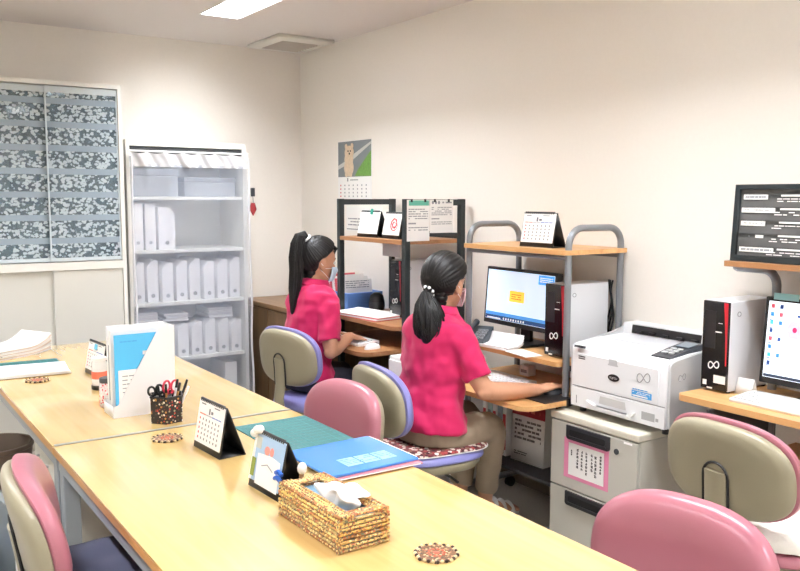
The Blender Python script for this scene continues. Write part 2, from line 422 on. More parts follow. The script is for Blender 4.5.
for s, z0 in enumerate((.024, .358, .698)):
    x = .035; k = 0
    while x < W-.08:
        w_ = R.choice((.04, .05, .065, .075)); h_ = R.uniform(.24, .285)
        col = white = paper_m
        nm = 'white'
        if s == 1 and .2 < x < .36: col, nm = blue_b, 'blue'
        elif s == 0 and .40 < x < .47: col, nm = blue_b, 'blue'
        elif R.random() < .45: col, nm = R.choice(((greyb, 'grey blue'), (mint, 'pale mint')))
        binder((CX0+x+w_/2, CF+.10, 1.06+z0), w_, h_, .24, col, f'{nm} binder behind patterned glass, {ordn[k]} from left on {SHN[s]} shelf', 'binders in the glass cabinet', ring=False)
        x += w_+.006; k += 1

# ---------------------------------------------------------------- bookcase behind a sheer curtain
BX0, BX1, BF = 1.462, 2.226, 5.06
t = thing('bookcase', 'tall white steel bookcase behind the sheer curtain', 'bookcase', (BX0, BF, 0)); BW = BX1-BX0
m = MB(); tk = .022
m.box((0, 0, 0), (tk, .42, 1.80)); m.box((BW-tk, 0, 0), (BW, .42, 1.80)); m.box((tk, 0, 1.765), (BW-tk, .42, 1.80)); m.box((tk, .40, .08), (BW-tk, .42, 1.765)); m.box((tk, .02, 0), (BW-tk, .40, .08))
m.build('body', steelw_m, t)
BS = (.452, .808, 1.135, 1.463)
for z in BS: MB().box((tk, .02, z-.02), (BW-tk, .40, z)).build('shelf', steelw_m, t)
MB().box((tk+.001, .012, 1.716), (BW-tk-.001, .030, 1.762)).build('header_rail', mat('dark rail', (52, 56, 58), .5), t)
def magfile(loc, w, h, dp, label, grp, flip=1):
    b = thing('magazine_file', label, 'file box', loc, group=grp)
    m = MB(); x = w/2
    # sloped top seen from the spine: one shoulder lower than the other
    m.prism([(-x, 0, 0), (x, 0, 0), (x, 0, h if flip > 0 else h*.86), (x*.1, 0, h), (-x, 0, h*.86 if flip > 0 else h)], (0, dp, 0)); m.build('box', card_m, b)
    MB().cyl((0, -.0015, h*.16), (0, .0, h*.16), .013, n=16).build('finger_hole', greyink_m, b)
    return b
for k in range(8):
    x = 1.53+k*.090
    magfile((x, BF+.045+(.012 if k % 3 == 1 else 0), .808), .068, .252+.012*math.sin(k*2.1), .28, f'white magazine file, {ordn[k]} from left on the third shelf behind the curtain', 'magazine files on the third shelf')
for k in range(8):
    x = 1.53+k*.090
    magfile((x, BF+.045, .452), .068, .215+.010*math.sin(k*1.3+1), .28, f'white magazine file, {ordn[k]} from left on the fourth shelf behind the curtain', 'magazine files on the fourth shelf')
for k, (x, lab) in enumerate(((1.535, 'white binder with label at the left end of the second bookcase shelf'), (1.612, 'white binder with label beside the wide file box on second shelf'))):
    binder((x, BF+.05, 1.135), .066, .285, .26, card_m, lab, 'binders on the second bookcase shelf')
magfile((1.715, BF+.05, 1.135), .105, .262, .27, 'wide white file box beside two binders on second bookcase shelf', 'file boxes', -1)
faded = mat('pale paper bundle', (222, 222, 226), .8)
for k, (x0, x1, n, lab) in enumerate(((1.50, 1.66, 4, 'left pile of papers lying on the fourth shelf files'), (1.68, 1.86, 3, 'middle pile of papers lying on the fourth shelf files'), (1.97, 2.16, 4, 'right pile of papers lying on the fourth shelf files'))):
    b = thing('paper_stack', lab, 'papers', ((x0+x1)/2, BF+.19, .452+.2265), group='paper piles in the bookcase')
    for i in range(n):
        r = Matrix.Rotation(R.uniform(-.06, .06), 3, 'Z'); hw = (x1-x0)/2-.008-R.uniform(0, .01)
        MB().box((-hw, -.12, i*.017), (hw, .12, i*.017+.0165), bev=.004, rot=r).build('bundle', faded if i % 2 else card_m, b)
for x0, x1, z, h, lab in ((1.50, 1.80, 1.463, .17, 'low pale storage box at left on the top bookcase shelf'), (1.84, 2.18, 1.463, .12, 'low pale storage box at right on the top bookcase shelf')):
    b = thing('storage_box', lab, 'box', ((x0+x1)/2, BF+.2, z), group='boxes on the top bookcase shelf')
    MB().box((-(x1-x0)/2, -.13, 0), ((x1-x0)/2, .13, h*.75), bev=.004).build('box', mat('dull box', (176, 180, 184), .6), b); MB().box((-(x1-x0)/2-.003, -.133, h*.75), ((x1-x0)/2+.003, .133, h), bev=.004).build('lid', mat('dull lid', (160, 165, 170), .6), b)
b = thing('storage_box', 'open white carton on the bookcase floor behind the curtain', 'box', (1.90, BF+.2, .08))
m = MB(); m.prism([(-.13, -.14, 0), (.13, -.14, 0), (.13, -.14, .20), (.04, -.14, .26), (-.13, -.14, .26)], (0, .26, 0)); m.build('carton', card_m, b)
binder((2.12, BF+.05, .08), .08, .30, .26, card_m, 'white binder with dark spine label on the bookcase floor', 'bookcase floor binders')

t = thing('sheer_curtain', 'sheer white curtain with gathered heading hanging over the bookcase', 'curtain', (BX0, BF-.035, 0))
cur_m = sheer('sheer voile', (204, 212, 228), .21); head_m = sheer('gathered voile', (246, 246, 248), .9)
def fold(u, z):
    s = 1-z/1.74
    return .010*math.sin(u*34+.6*math.sin(z*3))+.006*math.sin(u*71+1)+.004*math.sin(u*13+z*4)
def cf(u, v):
    z = .07+v*(1.655-.07); x = .010+u*(BW-.012)+.012*(1-v)*(u-.2)
    return V((x, fold(u, z)-.012, z))
MB().grid(cf, 150, 24).grid(lambda u, v: cf(u, v)+V((0, .007+.003*math.sin(u*19+v*5), 0)), 150, 24).build('curtain_panel', cur_m, t, smooth=180)
def hf(u, v):
    z = 1.640+v*.088+.010*math.sin(u*26)*(1-2*abs(v-.5))-.010*(v)*abs(math.sin(u*PI*7))
    return V((.006+u*(BW-.012), -.014+.011*math.sin(u*34+v*2.2)+.004*math.sin(u*90+v*6), z))
MB().grid(hf, 150, 8).build('heading', head_m, t, smooth=180)
m = MB()
for e in (.012, BW-.006):
    m.tube([(e+.012*(1-z/1.7)+.003*math.sin(z*9), -.018+.004*math.sin(z*14), z) for z in [1.70-i*.068 for i in range(25)]], .007, n=8)
m.build('side_hem', sheer('voile hem', (246, 246, 248), .8), t)
MB().cyl((.001, -.004, 1.732), (BW-.001, -.004, 1.732), .006, n=12).build('rod', white_m, t)

t = thing('wall_ornament', 'small red hanging charm on the back wall beside the bookcase', 'ornament', (2.462, YW, 1.345))
MB().tube([(-.0, -.006, .12), (.002, -.008, .075)], .002, n=6).build('cord', black_m, t)
MB().prism([(-.025, -.012, .03), (0, -.012, -.015), (.025, -.012, .03), (.012, -.012, .075), (-.012, -.012, .075)], (0, .012, 0)).build('charm', mat('red felt', (150, 40, 44), .8), t)
MB().box((-.015, -.012, .12), (.015, 0, .18), bev=.003).build('hook', dark_m, t)

t = thing('wooden_cabinet', 'low dark brown wooden cabinet in the corner behind the far woman', 'cabinet', (2.37, 4.26, 0))
m = MB(); m.box((.0, 0, .055), (.46, 1.18, .725)); m.box((.03, .02, 0), (.46, 1.16, .055)); m.build('body', wood_brown, t)
MB().box((-.012, -.008, .725), (.462, 1.19, .755), bev=.003).build('top', wood('cabinet top wood', (120, 92, 62), (140, 108, 76), 'Y', .35), t)
for i in range(3):
    d = MB().box((-.014, .01+i*.39, .075), (0, .01+i*.39+.38, .715), bev=.002).build('door', wood_brown, t)
    MB().box((-.022, .03+i*.39, .50), (-.014, .045+i*.39, .58)).build('handle', dark_m, d)

# ================================================================ the two tables
DX0, DX1, DZ = .532, 1.362, .68
def table(name, label, y0, y1):
    t = thing(name, label, 'table', (DX0, y0, 0)); w_, l_ = DX1-DX0, y1-y0
    MB().box((0, 0, DZ-.006), (w_, l_, DZ), bev=.0015).build('tabletop', wood_desk, t)
    MB().box((.0, .0, DZ-.028), (w_, l_, DZ-.006)).build('edge_band', wood_edge, t)
    m = MB(); a, b = .012, .03
    m.box((a, a, DZ-.075), (b, l_-a, DZ-.028)); m.box((w_-b, a, DZ-.075), (w_-a, l_-a, DZ-.028)); m.box((b, a, DZ-.075), (w_-b, b, DZ-.028)); m.box((b, l_-b, DZ-.075), (w_-b, l_-a, DZ-.028))
    m.build('apron', deskleg_m, t)
    for x in (a+.001, w_-a-.051):
        for y in (a+.001, l_-a-.051):
            lg = MB().box((x, y, .012), (x+.05, y+.05, DZ-.028), bev=.004).build('leg', deskleg_m, t)
            MB().cyl((x+.025, y+.025, 0), (x+.025, y+.025, .0125), .018, n=14).build('foot', black_m, lg)
    return t
table('office_table', 'near light wood table carrying the tissue box and blue file', .93, 2.722)
table('office_table', 'far light wood table carrying the pen pot and magazine file', 2.732, 4.62)
t = thing('joint_strip', 'clear grey strip covering the joint between the two tables', 'strip', (DX0, 2.727, DZ))
MB().box((.004, -.009, .0005), (DX1-DX0-.004, .009, .003), bev=.001).build('strip', mat('seam strip', (150, 147, 136), .3), t)

t = thing('drawer_unit', 'white drawer unit under the far table', 'drawer cabinet', (.60, 2.99, 0))
MB().box((0, 0, .03), (.42, .36, .59), bev=.004).build('body', mat('cream drawers', (214, 212, 202), .45), t)
for i in range(3):
    d = MB().box((-.014, .012, .05+i*.178), (0, .348, .05+i*.178+.168), bev=.003).build('drawer', mat('cream drawers', (214, 212, 202)), t)
    MB().tube([(-.014, .10, .15+i*.178), (-.03, .11, .15+i*.178), (-.03, .25, .15+i*.178), (-.014, .26, .15+i*.178)], .005, n=8).build('handle', chrome_m, d)
for a in (.03, .39):
    for b_ in (.03, .33): MB().cyl((a, b_, 0), (a, b_, .03), .015, n=12).build('foot', black_m, t)

# waste bin, files and bag on the floor at far left
t = thing('waste_bin', 'round dark brown waste bin beside the far table at left', 'waste bin', (.50, 3.75, 0))
bin_m = mat('brown bin', (92, 78, 66), .5)
MB().lathe((0, 0, 0), [(.10, 0), (.11, .005), (.15, .42), (.155, .425), (.155, .44), (.142, .44), (.138, .42), (.10, .02), (.01, .015)], 32).build('bin', bin_m, t)
t = thing('storage_bag', 'blue and clear plastic bag standing on the floor behind the left chair', 'bag', (.26, 2.80, 0))
MB().box((-.10, -.17, 0), (.10, .17, .34), bev=.02).build('blue_bag', mat('blue fabric', (74, 106, 178), .6), t)
def bagf(u, v):
    a = u*2*PI; r = 1-.25*v+.06*math.sin(a*5+v*3)
    return V((.09*r*math.cos(a), .15*r*math.sin(a), .30+.20*v+.02*math.sin(a*3)))
MB().grid(bagf, 40, 6).build('plastic_liner', sheer('clear plastic', (230, 234, 240), .55), t, smooth=180)
for i, (x, y, h, c, lab) in enumerate(((.40, 2.86, .50, (118, 126, 126), 'tall grey folder standing behind the left chair, nearest the blue bag'), (.445, 2.88, .48, (96, 104, 104), 'grey folder standing on the floor in the middle of three'), (.49, 2.90, .50, (130, 136, 134), 'grey folder standing closest to the table leg'))):
    b = thing('folder', lab, 'folder', (x, y, 0), .15, 'grey folders on the floor')
    MB().box((-.014, -.13, 0), (.014, .13, h), bev=.003).build('cover', mat(f'folder grey {i}', c, .6), b); MB().box((-.010, -.132, .004), (.010, -.129, h-.006)).build('pages', paper_m, b)
# ================================================================ chairs
def slab(mb, w, h, fx, t_back, t_front, p=3.0, ns=56, nr=7, edge=.018, mi=0, wtop=1.0):
    """rounded cushion standing in the y-z plane; fx(y,z) is the centre surface, thickness grows to front (+x) and back (-x)"""
    def P(a, k):
        c, s = math.cos(a), math.sin(a)
        y = math.copysign(abs(c)**(2/p), c)*w/2*k; z = math.copysign(abs(s)**(2/p), s)*h/2*k
        y *= 1+(wtop-1)*(z/h+.5)
        return y, z
    rings = []
    prof = [(0.02, 1), (.35, 1.0), (.65, .97), (.85, .88), (.95, .68), (.99, .42), (1.0, .12)]
    sec = [(k, t_front*q) for k, q in prof] + [(1.0, -t_back*.12)] + [(k, -t_back*q) for k, q in reversed(prof)]
    for k, x in sec:
        ring = []
        for i in range(ns):
            y, z = P(2*PI*i/ns, k); ring.append(mb.bm.verts.new(V((fx(y, z)+x, y, z))))
        rings.append(ring)
    mb.skin(rings, mi)
    return mb
def slab_flat(mb, w, d, z0, t_bot, t_top, p=3.0, dish=.0, mi=0):
    """the same cushion lying flat (w along y, d along x)"""
    m2 = MB(); slab(m2, w, d, lambda y, z: 0, t_bot, t_top, p)
    mp = {}
    for v in m2.bm.verts: mp[v] = mb.bm.verts.new(V((v.co.z, v.co.y, z0+v.co.x+dish*((v.co.y/w)**2*4-.3)*.5)))
    for f in m2.bm.faces: mb._f([mp[v] for v in f.verts], mi)
    m2.bm.free(); return mb
def make_chair(label, loc, rotz, cushion, zb, zt, sz=.43, w=.46, group='office task chairs', shell=olive_m, arch=True, tilt=.10, curve=.55):
    t = thing('office_chair', label, 'chair', (loc[0], loc[1], 0), rotz, group)
    h = zt-zb; zc = (zb+zt)/2
    fx = lambda y, z: -.235+curve*y*y-tilt*z-.25*z*z
    b = slab(MB(), w, h, fx, .006, .048, 2.7, wtop=.97)
    for v in b.bm.verts: v.co.z += zc
    b.build('backrest', cushion, t, smooth=50)
    b = slab(MB(), w-.014, h-.016, lambda y, z: fx(y, z)-.006, .034, .004, 2.7, wtop=.97)
    for v in b.bm.verts: v.co.z += zc-.004
    sh = b.build('backrest_shell', shell, t, smooth=50); sh['label'] = 'olive grey plastic back shell'
    # back upright let into the shell, with a dark groove round it
    xo = lambda z: fx(0, z-zc)-.0405
    zt2 = zb+h*.56
    m = MB(); pts = []
    hw = .042
    prof = [(-hw, zb+.005)]+[(-hw, zb+.005+(zt2-hw-zb-.005)*k/6) for k in range(1, 7)]+[(hw*math.cos(PI-PI*k/10), zt2-hw+hw*math.sin(PI*k/10)) for k in range(1, 10)]+[(hw, zb+.005+(zt2-hw-zb-.005)*k/6) for k in range(6, -1, -1)]
    if arch: MB().tube([(xo(z)-.002, y, z) for y, z in prof], .0042, n=6).build('groove', black_m, t)
    m = MB(); path = []
    for k in range(8):
        z = zb+.005+(zt2-.03-zb)*(1-k/7); path.append((V((xo(z)-.002, 0, z)), .038))
    path += [(V((-.28, 0, zb-.06)), .038), (V((-.26, 0, sz-.105)), .036), (V((-.20, 0, sz-.125)), .034), (V((-.05, 0, sz-.125)), .034)]
    secs = []
    for i, (c, hw_) in enumerate(path):
        tg = (path[min(i+1, len(path)-1)][0]-path[max(i-1, 0)][0]).normalized(); nx = V((0, 1, 0)).cross(tg)
        secs.append((c, V((0, hw_, 0)), nx*.011))
    m.loft(secs, 16); up_ = m.build('back_upright', shell, t, smooth=50)
    slab_flat(MB(), .47, .44, sz-.035, .012, .035, 3.0, dish=.012).build('seat', cushion, t, smooth=50)
    ss = slab_flat(MB(), .46, .43, sz-.045, .05, .008, 2.6).build('seat_shell', shell, t, smooth=50)
    m = MB(); m.cyl((0, 0, sz-.16), (0, 0, sz-.09), .05, .07); m.build('tilt_housing', black_m, t)
    m = MB(); m.cyl((0, 0, .10), (0, 0, .24), .027); m.cyl((0, 0, .24), (0, 0, sz-.15), .015); m.build('gas_column', black_m, t)
    bs = MB(); bs.cyl((0, 0, .065), (0, 0, .115), .042, .035)
    for k in range(5):
        a = 2*PI*k/5+.35; d = V((math.cos(a), math.sin(a), 0)); q = V((-d.y, d.x, 0))
        bs.loft([(d*.02+V((0, 0, .092)), q*.028, V((0, 0, .020))), (d*.15+V((0, 0, .082)), q*.024, V((0, 0, .016))), (d*.275+V((0, 0, .068)), q*.018, V((0, 0, .010)))], 12)
    base = bs.build('base', mat('chair base', (70, 68, 64), .4), t)
    for k in range(5):
        a = 2*PI*k/5+.35; d = V((math.cos(a), math.sin(a), 0)); q = V((-d.y, d.x, 0)); c = d*.265
        m = MB()
        for s in (-1, 1): m.cyl(c+q*s*.008+V((0, 0, .0255)), c+q*s*.024+V((0, 0, .0255)), .0255, n=16)
        m.cyl(c+V((0, 0, .03)), c+V((0, 0, .066)), .007, n=8); m.build('caster', black_m, base)
    m = MB().tube([(.02, -.05, sz-.11), (.03, -.17, sz-.115), (.03, -.22, sz-.12)], .006, n=8); m.build('height_lever', black_m, t)
    return t
ca = lambda bx, by, r: (bx+.255*math.cos(r), by+.255*math.sin(r))
r1 = math.radians(11); make_chair('office chair with blue-violet cushion occupied by the far woman', ca(1.80, 3.69, r1), r1, peri_m, .53, .825, .445, group='blue-violet office chairs')
r2 = math.radians(-6); make_chair('office chair with blue-violet cushion occupied by the nearer woman', ca(1.79, 2.85, r2), r2, peri_m, .485, .782, .425, group='blue-violet office chairs')
rp = math.radians(188); make_chair('empty pink chair at the table beside the cutting mat', ca(1.645, 2.76, rp), rp, pink_m, .455, .748, .42, group='pink office chairs')
rq = math.radians(190); make_chair('empty pink chair in the right foreground facing the near table', ca(1.607, 1.166, rq), rq, pink_m, .47, .775, .43, group='pink office chairs')
ro = math.radians(-3); make_chair('pink cushioned chair turned to the right workstation showing its olive back', ca(2.08, 1.42, ro), ro, pink_m, .545, .832, .47, group='pink office chairs', w=.45)
rl = math.radians(-8); make_chair('pink chair at the left side of the near table with dark cloth on seat', ca(.335, 2.12, rl), rl, pink_m, .54, .826, .50, group='pink office chairs', tilt=.20, curve=.75)

def pad(name, label, loc, rotz, m, w=.42, d=.40, t=.022, amp=.004, cat='cushion'):
    o = thing(name, label, cat, loc, rotz)
    b = slab_flat(MB(), w, d, .004, .004, t, 4.0)
    for v in b.bm.verts: v.co.z += amp*mnoise.noise(v.co*22)
    b.build('pad', m, o, smooth=60); return o
red_pat = voropat('patterned cloth', (104, 44, 48), [(226, 214, 204), (60, 26, 34), (150, 60, 60), (200, 190, 180), (120, 90, 70)], 60, .55, .85)
o = pad('seat_pad', 'thin red patterned pad on the nearer woman\'s chair seat', (*ca(1.805, 2.85, r2), .4245), r2, red_pat, .45, .42, .012)
m = MB(); b = slab_flat(m, .455, .43, .0, .003, .003, 4.0); b.build('white_border', paper_m, o)
o = pad('fluffy_cushion', 'white fluffy cushion on the chair at the right workstation', (*ca(2.085, 1.425, ro), .470), ro, mat('white fleece', (236, 232, 224), .95, bump=1.0, bscale=120, sheen=.5), .44, .42, .05, .012)
navy = mat('navy cloth', (66, 70, 92), .85, bump=.2, bscale=400)
o = thing('seat_cloth', 'dark navy cloth with blue edge laid over the left chair seat', 'cloth', (*ca(.345, 2.13, rl), .499), rl)
def clf(u, v):
    x = -.18+.41*u; y = -.245+.49*v; e = max(0, abs(y)-.215); z = .016+.004*math.sin(x*30+y*13)+.003*math.sin(y*44)
    return V((x, y*(1-.25*max(0, abs(y)-.22)), z-e*1.2))
b = MB().grid(clf, 24, 28).build('cloth', navy, o, smooth=180); md = b.modifiers.new('s', 'SOLIDIFY'); md.thickness = .004; bake(b)
m = MB().tube([clf(i/20, 1.0)+V((0, 0, .002)) for i in range(21)], .006, n=6); m.build('blue_hem', mat('blue hem', (60, 120, 170), .8), o)

# ================================================================ computer racks along the right wall
def shelf_board(par, x0, y0, x1, y1, z, th, m, r=.05, corners='1001', name='shelf'):
    return MB().prism([(x, y, z-th) for x, y in outline(x0, y0, x1, y1, r, 6, corners)], (0, 0, th)).build(name, m, par, smooth=40)
def caster(par, x, y, m=None):
    b = MB()
    b.cyl((x, y-.012, .026), (x, y+.012, .026), .026, n=16); b.cyl((x, y, .03), (x, y, .064), .008, n=8); return b.build('caster', black_m, par)
GX0, GX1 = 2.50, 2.815
t = thing('computer_rack', 'grey tube computer rack with wood shelves holding the nearer woman\'s monitor', 'computer desk', (0, 0, 0))
def uframe(par, y, m, r=.0145, top=1.335):
    rb = .075; pts = [(GX0, y, .07)] + [(GX0, y, z) for z in (.3, .7, 1.0, top-rb)]
    pts += [(GX0+rb-rb*math.cos(a), y, top-rb+rb*math.sin(a)) for a in [PI/2*k/7 for k in range(1, 8)]]
    pts += [(GX1-rb+rb*math.sin(a), y, top-rb+rb*math.cos(a)) for a in [PI/2*k/7 for k in range(0, 8)]]
    pts += [(GX1, y, z) for z in (1.0, .7, .3, .07)]
    return MB().tube(pts, r, n=14).build('side_frame', m, par, smooth=60)
GY0, GY1 = 2.452, 3.10
for y in (GY0, GY1):
    uframe(t, y, grey_m)
    b = MB().tube([(2.26, y, .062), (2.30, y, .066), (2.82, y, .066)], .016, n=12, round_ends=True).build('foot_bar', grey_m, t)
    for x in (2.30, 2.78): caster(b, x, y)
shelf_board(t, 2.465, 2.434, 2.835, 3.118, 1.245, .020, wood_rack, .03)['label'] = 'top wood shelf'
m = MB()
for x in (GX0, GX1): m.cyl((x, GY0, 1.212), (x, GY1, 1.212), .009, n=10)
m.build('shelf_rail', grey_m, t)
shelf_board(t, 2.468, GY0+.017, 2.825, GY1-.017, .775, .020, wood_rack, .03, name='monitor_shelf')
shelf_board(t, 2.225, 2.40, 2.455, 3.13, .630, .020, wood_rack, .07, corners='1001', name='keyboard_shelf')
MB().box((2.455, GY0+.018, .610), (2.79, GY1-.018, .630)).build('keyboard_shelf_back', wood_rack, t)
m = MB()
for y in (GY0+.02, GY1-.02):
    for z in (.748, .603): m.box((GX0+.016, y-.003, z-.018), (GX1-.016, y+.003, z+.006))
m.build('shelf_bracket', dark_m, t)
lo = MB(); lo.box((2.465, GY0+.016, .235), (2.79, GY1-.016, .252), bev=.002); lo.build('lower_shelf', mat('dark lower shelf', (56, 56, 60), .5), t)
MB().box((2.787, GY0+.03, .252), (2.793, GY1-.03, .58)).build('back_panel', mat('rack back panel', (36, 33, 32), .6), t)

t = thing('computer_rack', 'black steel computer rack with wood shelves beside the far woman', 'computer desk', (0, 0, 0))
KY0, KY1, KX0, KX1 = 3.545, 4.215, 2.44, 2.80
for y in (KY0, KY1):
    b = MB(); q = .016
    for x in (KX0, KX1): b.box((x-q, y-q, .03), (x+q, y+q, 1.452), bev=.002)
    b.box((KX0+q, y-q+.002, 1.418), (KX1-q, y+q-.002, 1.450)); b.box((KX0+q, y-q+.004, .07), (KX1-q, y+q-.004, .10))
    b.build('side_frame', blackm_m, t)
    for x in (KX0, KX1): MB().cyl((x, y, 0), (x, y, .03), .018, n=12).build('foot', black_m, t)
MB().box((KX0-.017, KY0+.0175, 1.216), (KX1+.016, KY1-.0175, 1.238), bev=.002).build('shelf', wood_dark, t)
MB().box((KX1-.006, KY0+.018, 1.24), (KX1+.006, KY1-.018, 1.27)).build('back_rail', blackm_m, t)
shelf_board(t, 2.375, KY0+.018, 2.80, KY1-.018, .790, .022, wood_dark, .05, name='monitor_shelf')
shelf_board(t, 2.19, KY0+.018, 2.75, KY1-.018, .670, .022, wood_dark, .09, name='keyboard_shelf')
MB().box((KX0, KY0+.02, .28), (KX1, KY1-.02, .30)).build('lower_shelf', blackm_m, t)
MB().box((KX1-.004, KY0+.02, .30), (KX1+.004, KY1-.02, .64)).build('back_panel', black_m, t)

t = thing('computer_rack', 'grey computer rack with wood shelves at the right edge holding the black framed board', 'computer desk', (0, 0, 0))
RY0, RY1 = .98, 1.86
for y in (1.02, 1.695):
    b = MB().tube([(2.77, y, .06), (2.77, y, .6), (2.77, y, 1.10)]+[(2.77, y+.055*(1-math.cos(a)), 1.15+.055*math.sin(a)) for a in [PI/2*k/6 for k in range(7)]]+[(2.77, y+.16 if y > 1.3 else y+.10, 1.206)], .016, n=12, round_ends=True)
    b.build('side_frame', grey_m, t, smooth=60)
    f = MB().tube([(2.36, y, .062), (2.80, y, .062)], .016, n=12, round_ends=True).build('foot_bar', grey_m, t)
    for x in (2.40, 2.77): caster(f, x, y)
    MB().box((2.40, y-.004, .60), (2.80, y+.004, .752)).build('shelf_bracket', dark_m, t)
MB().box((2.585, .95, 1.222), (2.83, 1.785, 1.242), bev=.002).build('shelf', wood_dark, t)
shelf_board(t, 2.425, RY0, 2.815, 1.845, .775, .022, wood_rack, .03, name='monitor_shelf')
shelf_board(t, 2.37, 1.0, 2.78, 1.60, .600, .020, wood_rack, .05, name='keyboard_shelf')
# ================================================================ things at the workstations
def screen_mat(name, rgb, e): return mat(name, rgb, .3, emit=e*1.25)
def tower(label, loc, w, h, d, sticker=False):
    """slim tower, front to -x, loc = front bottom corner of lowest y"""
    t = thing('computer_tower', label, 'computer', loc, group='slim computer towers')
    MB().box((.012, 0, .006), (d, w, h), bev=.003).build('case', mat('case white', (226, 228, 232), .35), t)
    MB().box((0, .001, .008), (.013, w-.001, h-.001), bev=.003).build('front_panel', mat('tower black', (14, 14, 17), .18), t)
    pl = Plane((0, w, 0), (0, -1, 0), (0, 0, 1))
    m = MB(); m.prism([pl.p(w-.020, h-.004), pl.p(w-.003, h-.004), pl.p(w-.003, .10), pl.p(w-.007, .10), pl.p(w-.010, .2)], pl.N*.0012)
    m.build('red_stripe', mat('tower red', (186, 28, 44), .3), t)
    m = MB(); pl.rect(m, .012, h*.48, w*.52, h-.035, 0, .0012); m.build('drive_cover', mat('drive cover', (26, 26, 30), .3), t)
    m = MB(); loop8(pl, m, w*.5, h*.30, w*.20, .0021, d=.001); m.build('emblem', white_m, t)
    m = MB(); pl.rect(m, .010, .022, .026, .040); pl.rect(m, .028, .010, .050, .016)
    if sticker: pl.rect(m, w*.52, .034, w-.004, .062, 0, .0016)
    pl.rect(m, w*.62, h*.76, w*.78, h*.765); pl.rect(m, w*.5, h*.66, w*.76, h*.672); m.build('stickers', paper_m, t)
    for y in (.012, w-.012):
        for x in (.03, d-.03): MB().cyl((x, y, 0), (x, y, .008), .008, n=10).build('foot', black_m, t)
    m = MB(); m.tube([(d*.22+.01*math.cos(a), -.0005, h-.045+.008*math.sin(a)) for a in [2*PI*k/12 for k in range(12)]], .0015, n=6, closed=True); m.build('case_button', greyink_m, t)
    return t
def monitor(label, loc, rotz, w, h, screen, icons=None, stand=True, zb=.075):
    t = thing('monitor', label, 'monitor', loc, rotz, 'black computer monitors')
    tilt = .08
    Wv = V((math.sin(tilt), 0, math.cos(tilt)))
    pl = Plane((-.01, w/2, zb), (0, -1, 0), Wv)
    m = MB(); R_ = Matrix.Rotation(tilt, 3, 'Y')
    cc = pl.p(w/2, h/2, -.018)
    m.box(cc-V((.018, w/2, h/2)), cc+V((.018, w/2, h/2)), bev=.004, rot=R_); m.build('casing', black_m, t)
    s = MB(); pl.rect(s, .014, .022, w-.014, h-.014, -.001, .0008); so = s.build('screen', screen, t)
    cc2 = pl.p(w/2, h*.42, -.05)
    m = MB(); m.box(cc2-V((.02, w*.28, h*.26)), cc2+V((.02, w*.28, h*.26)), bev=.01, rot=R_); m.build('back_housing', black_m, t)
    m = MB(); m.box((.045, -.035, .01), (.065, .035, zb+h*.4), bev=.004); m.build('stand', black_m, t)
    MB().box((-.06, -.11, 0), (.115, .11, .012), bev=.005).build('base', black_m, t)
    return t, pl, so
def keyboard(label, loc, rotz, w=.40, d=.135):
    t = thing('keyboard', label, 'keyboard', loc, rotz, 'white computer keyboards')
    m = MB(); m.prism([(-d/2, -w/2, .0), (d/2, -w/2, .0), (d/2, -w/2, .022), (-d/2, -w/2, .012)], (0, w, 0)); m.build('body', white_m, t)
    m = MB(); key = mat('key white', (228, 230, 232), .5)
    for r in range(5):
        x = -d/2+.016+r*.0225; n = 16; y = -w/2+.012; z = .012+.010*(x+d/2)/d
        for k in range(n):
            kw = (w-.024)/n
            if r == 0 and 4 < k < 10:
                continue
            m.box((x-.0085, y+k*kw+.0015, z-.002), (x+.0085, y+(k+1)*kw-.0015, z+.005))
        if r == 0: m.box((x-.0085, y+5*kw+.0015, z-.002), (x+.0085, y+10*kw-.0015, z+.005))
    o = m.build('keys', key, t); return t
def mouse(label, loc, rotz, c):
    t = thing('mouse', label, 'mouse', loc, rotz, 'computer mice')
    m = MB(); m.ell((0, 0, .0), (.052, .030, .030))
    for v in m.bm.verts: v.co.z = max(v.co.z, 0)
    m.build('body', c, t, smooth=60); MB().cyl((.028, -.003, .023), (.028, .003, .023), .006, n=12).build('wheel', dark_m, t); return t
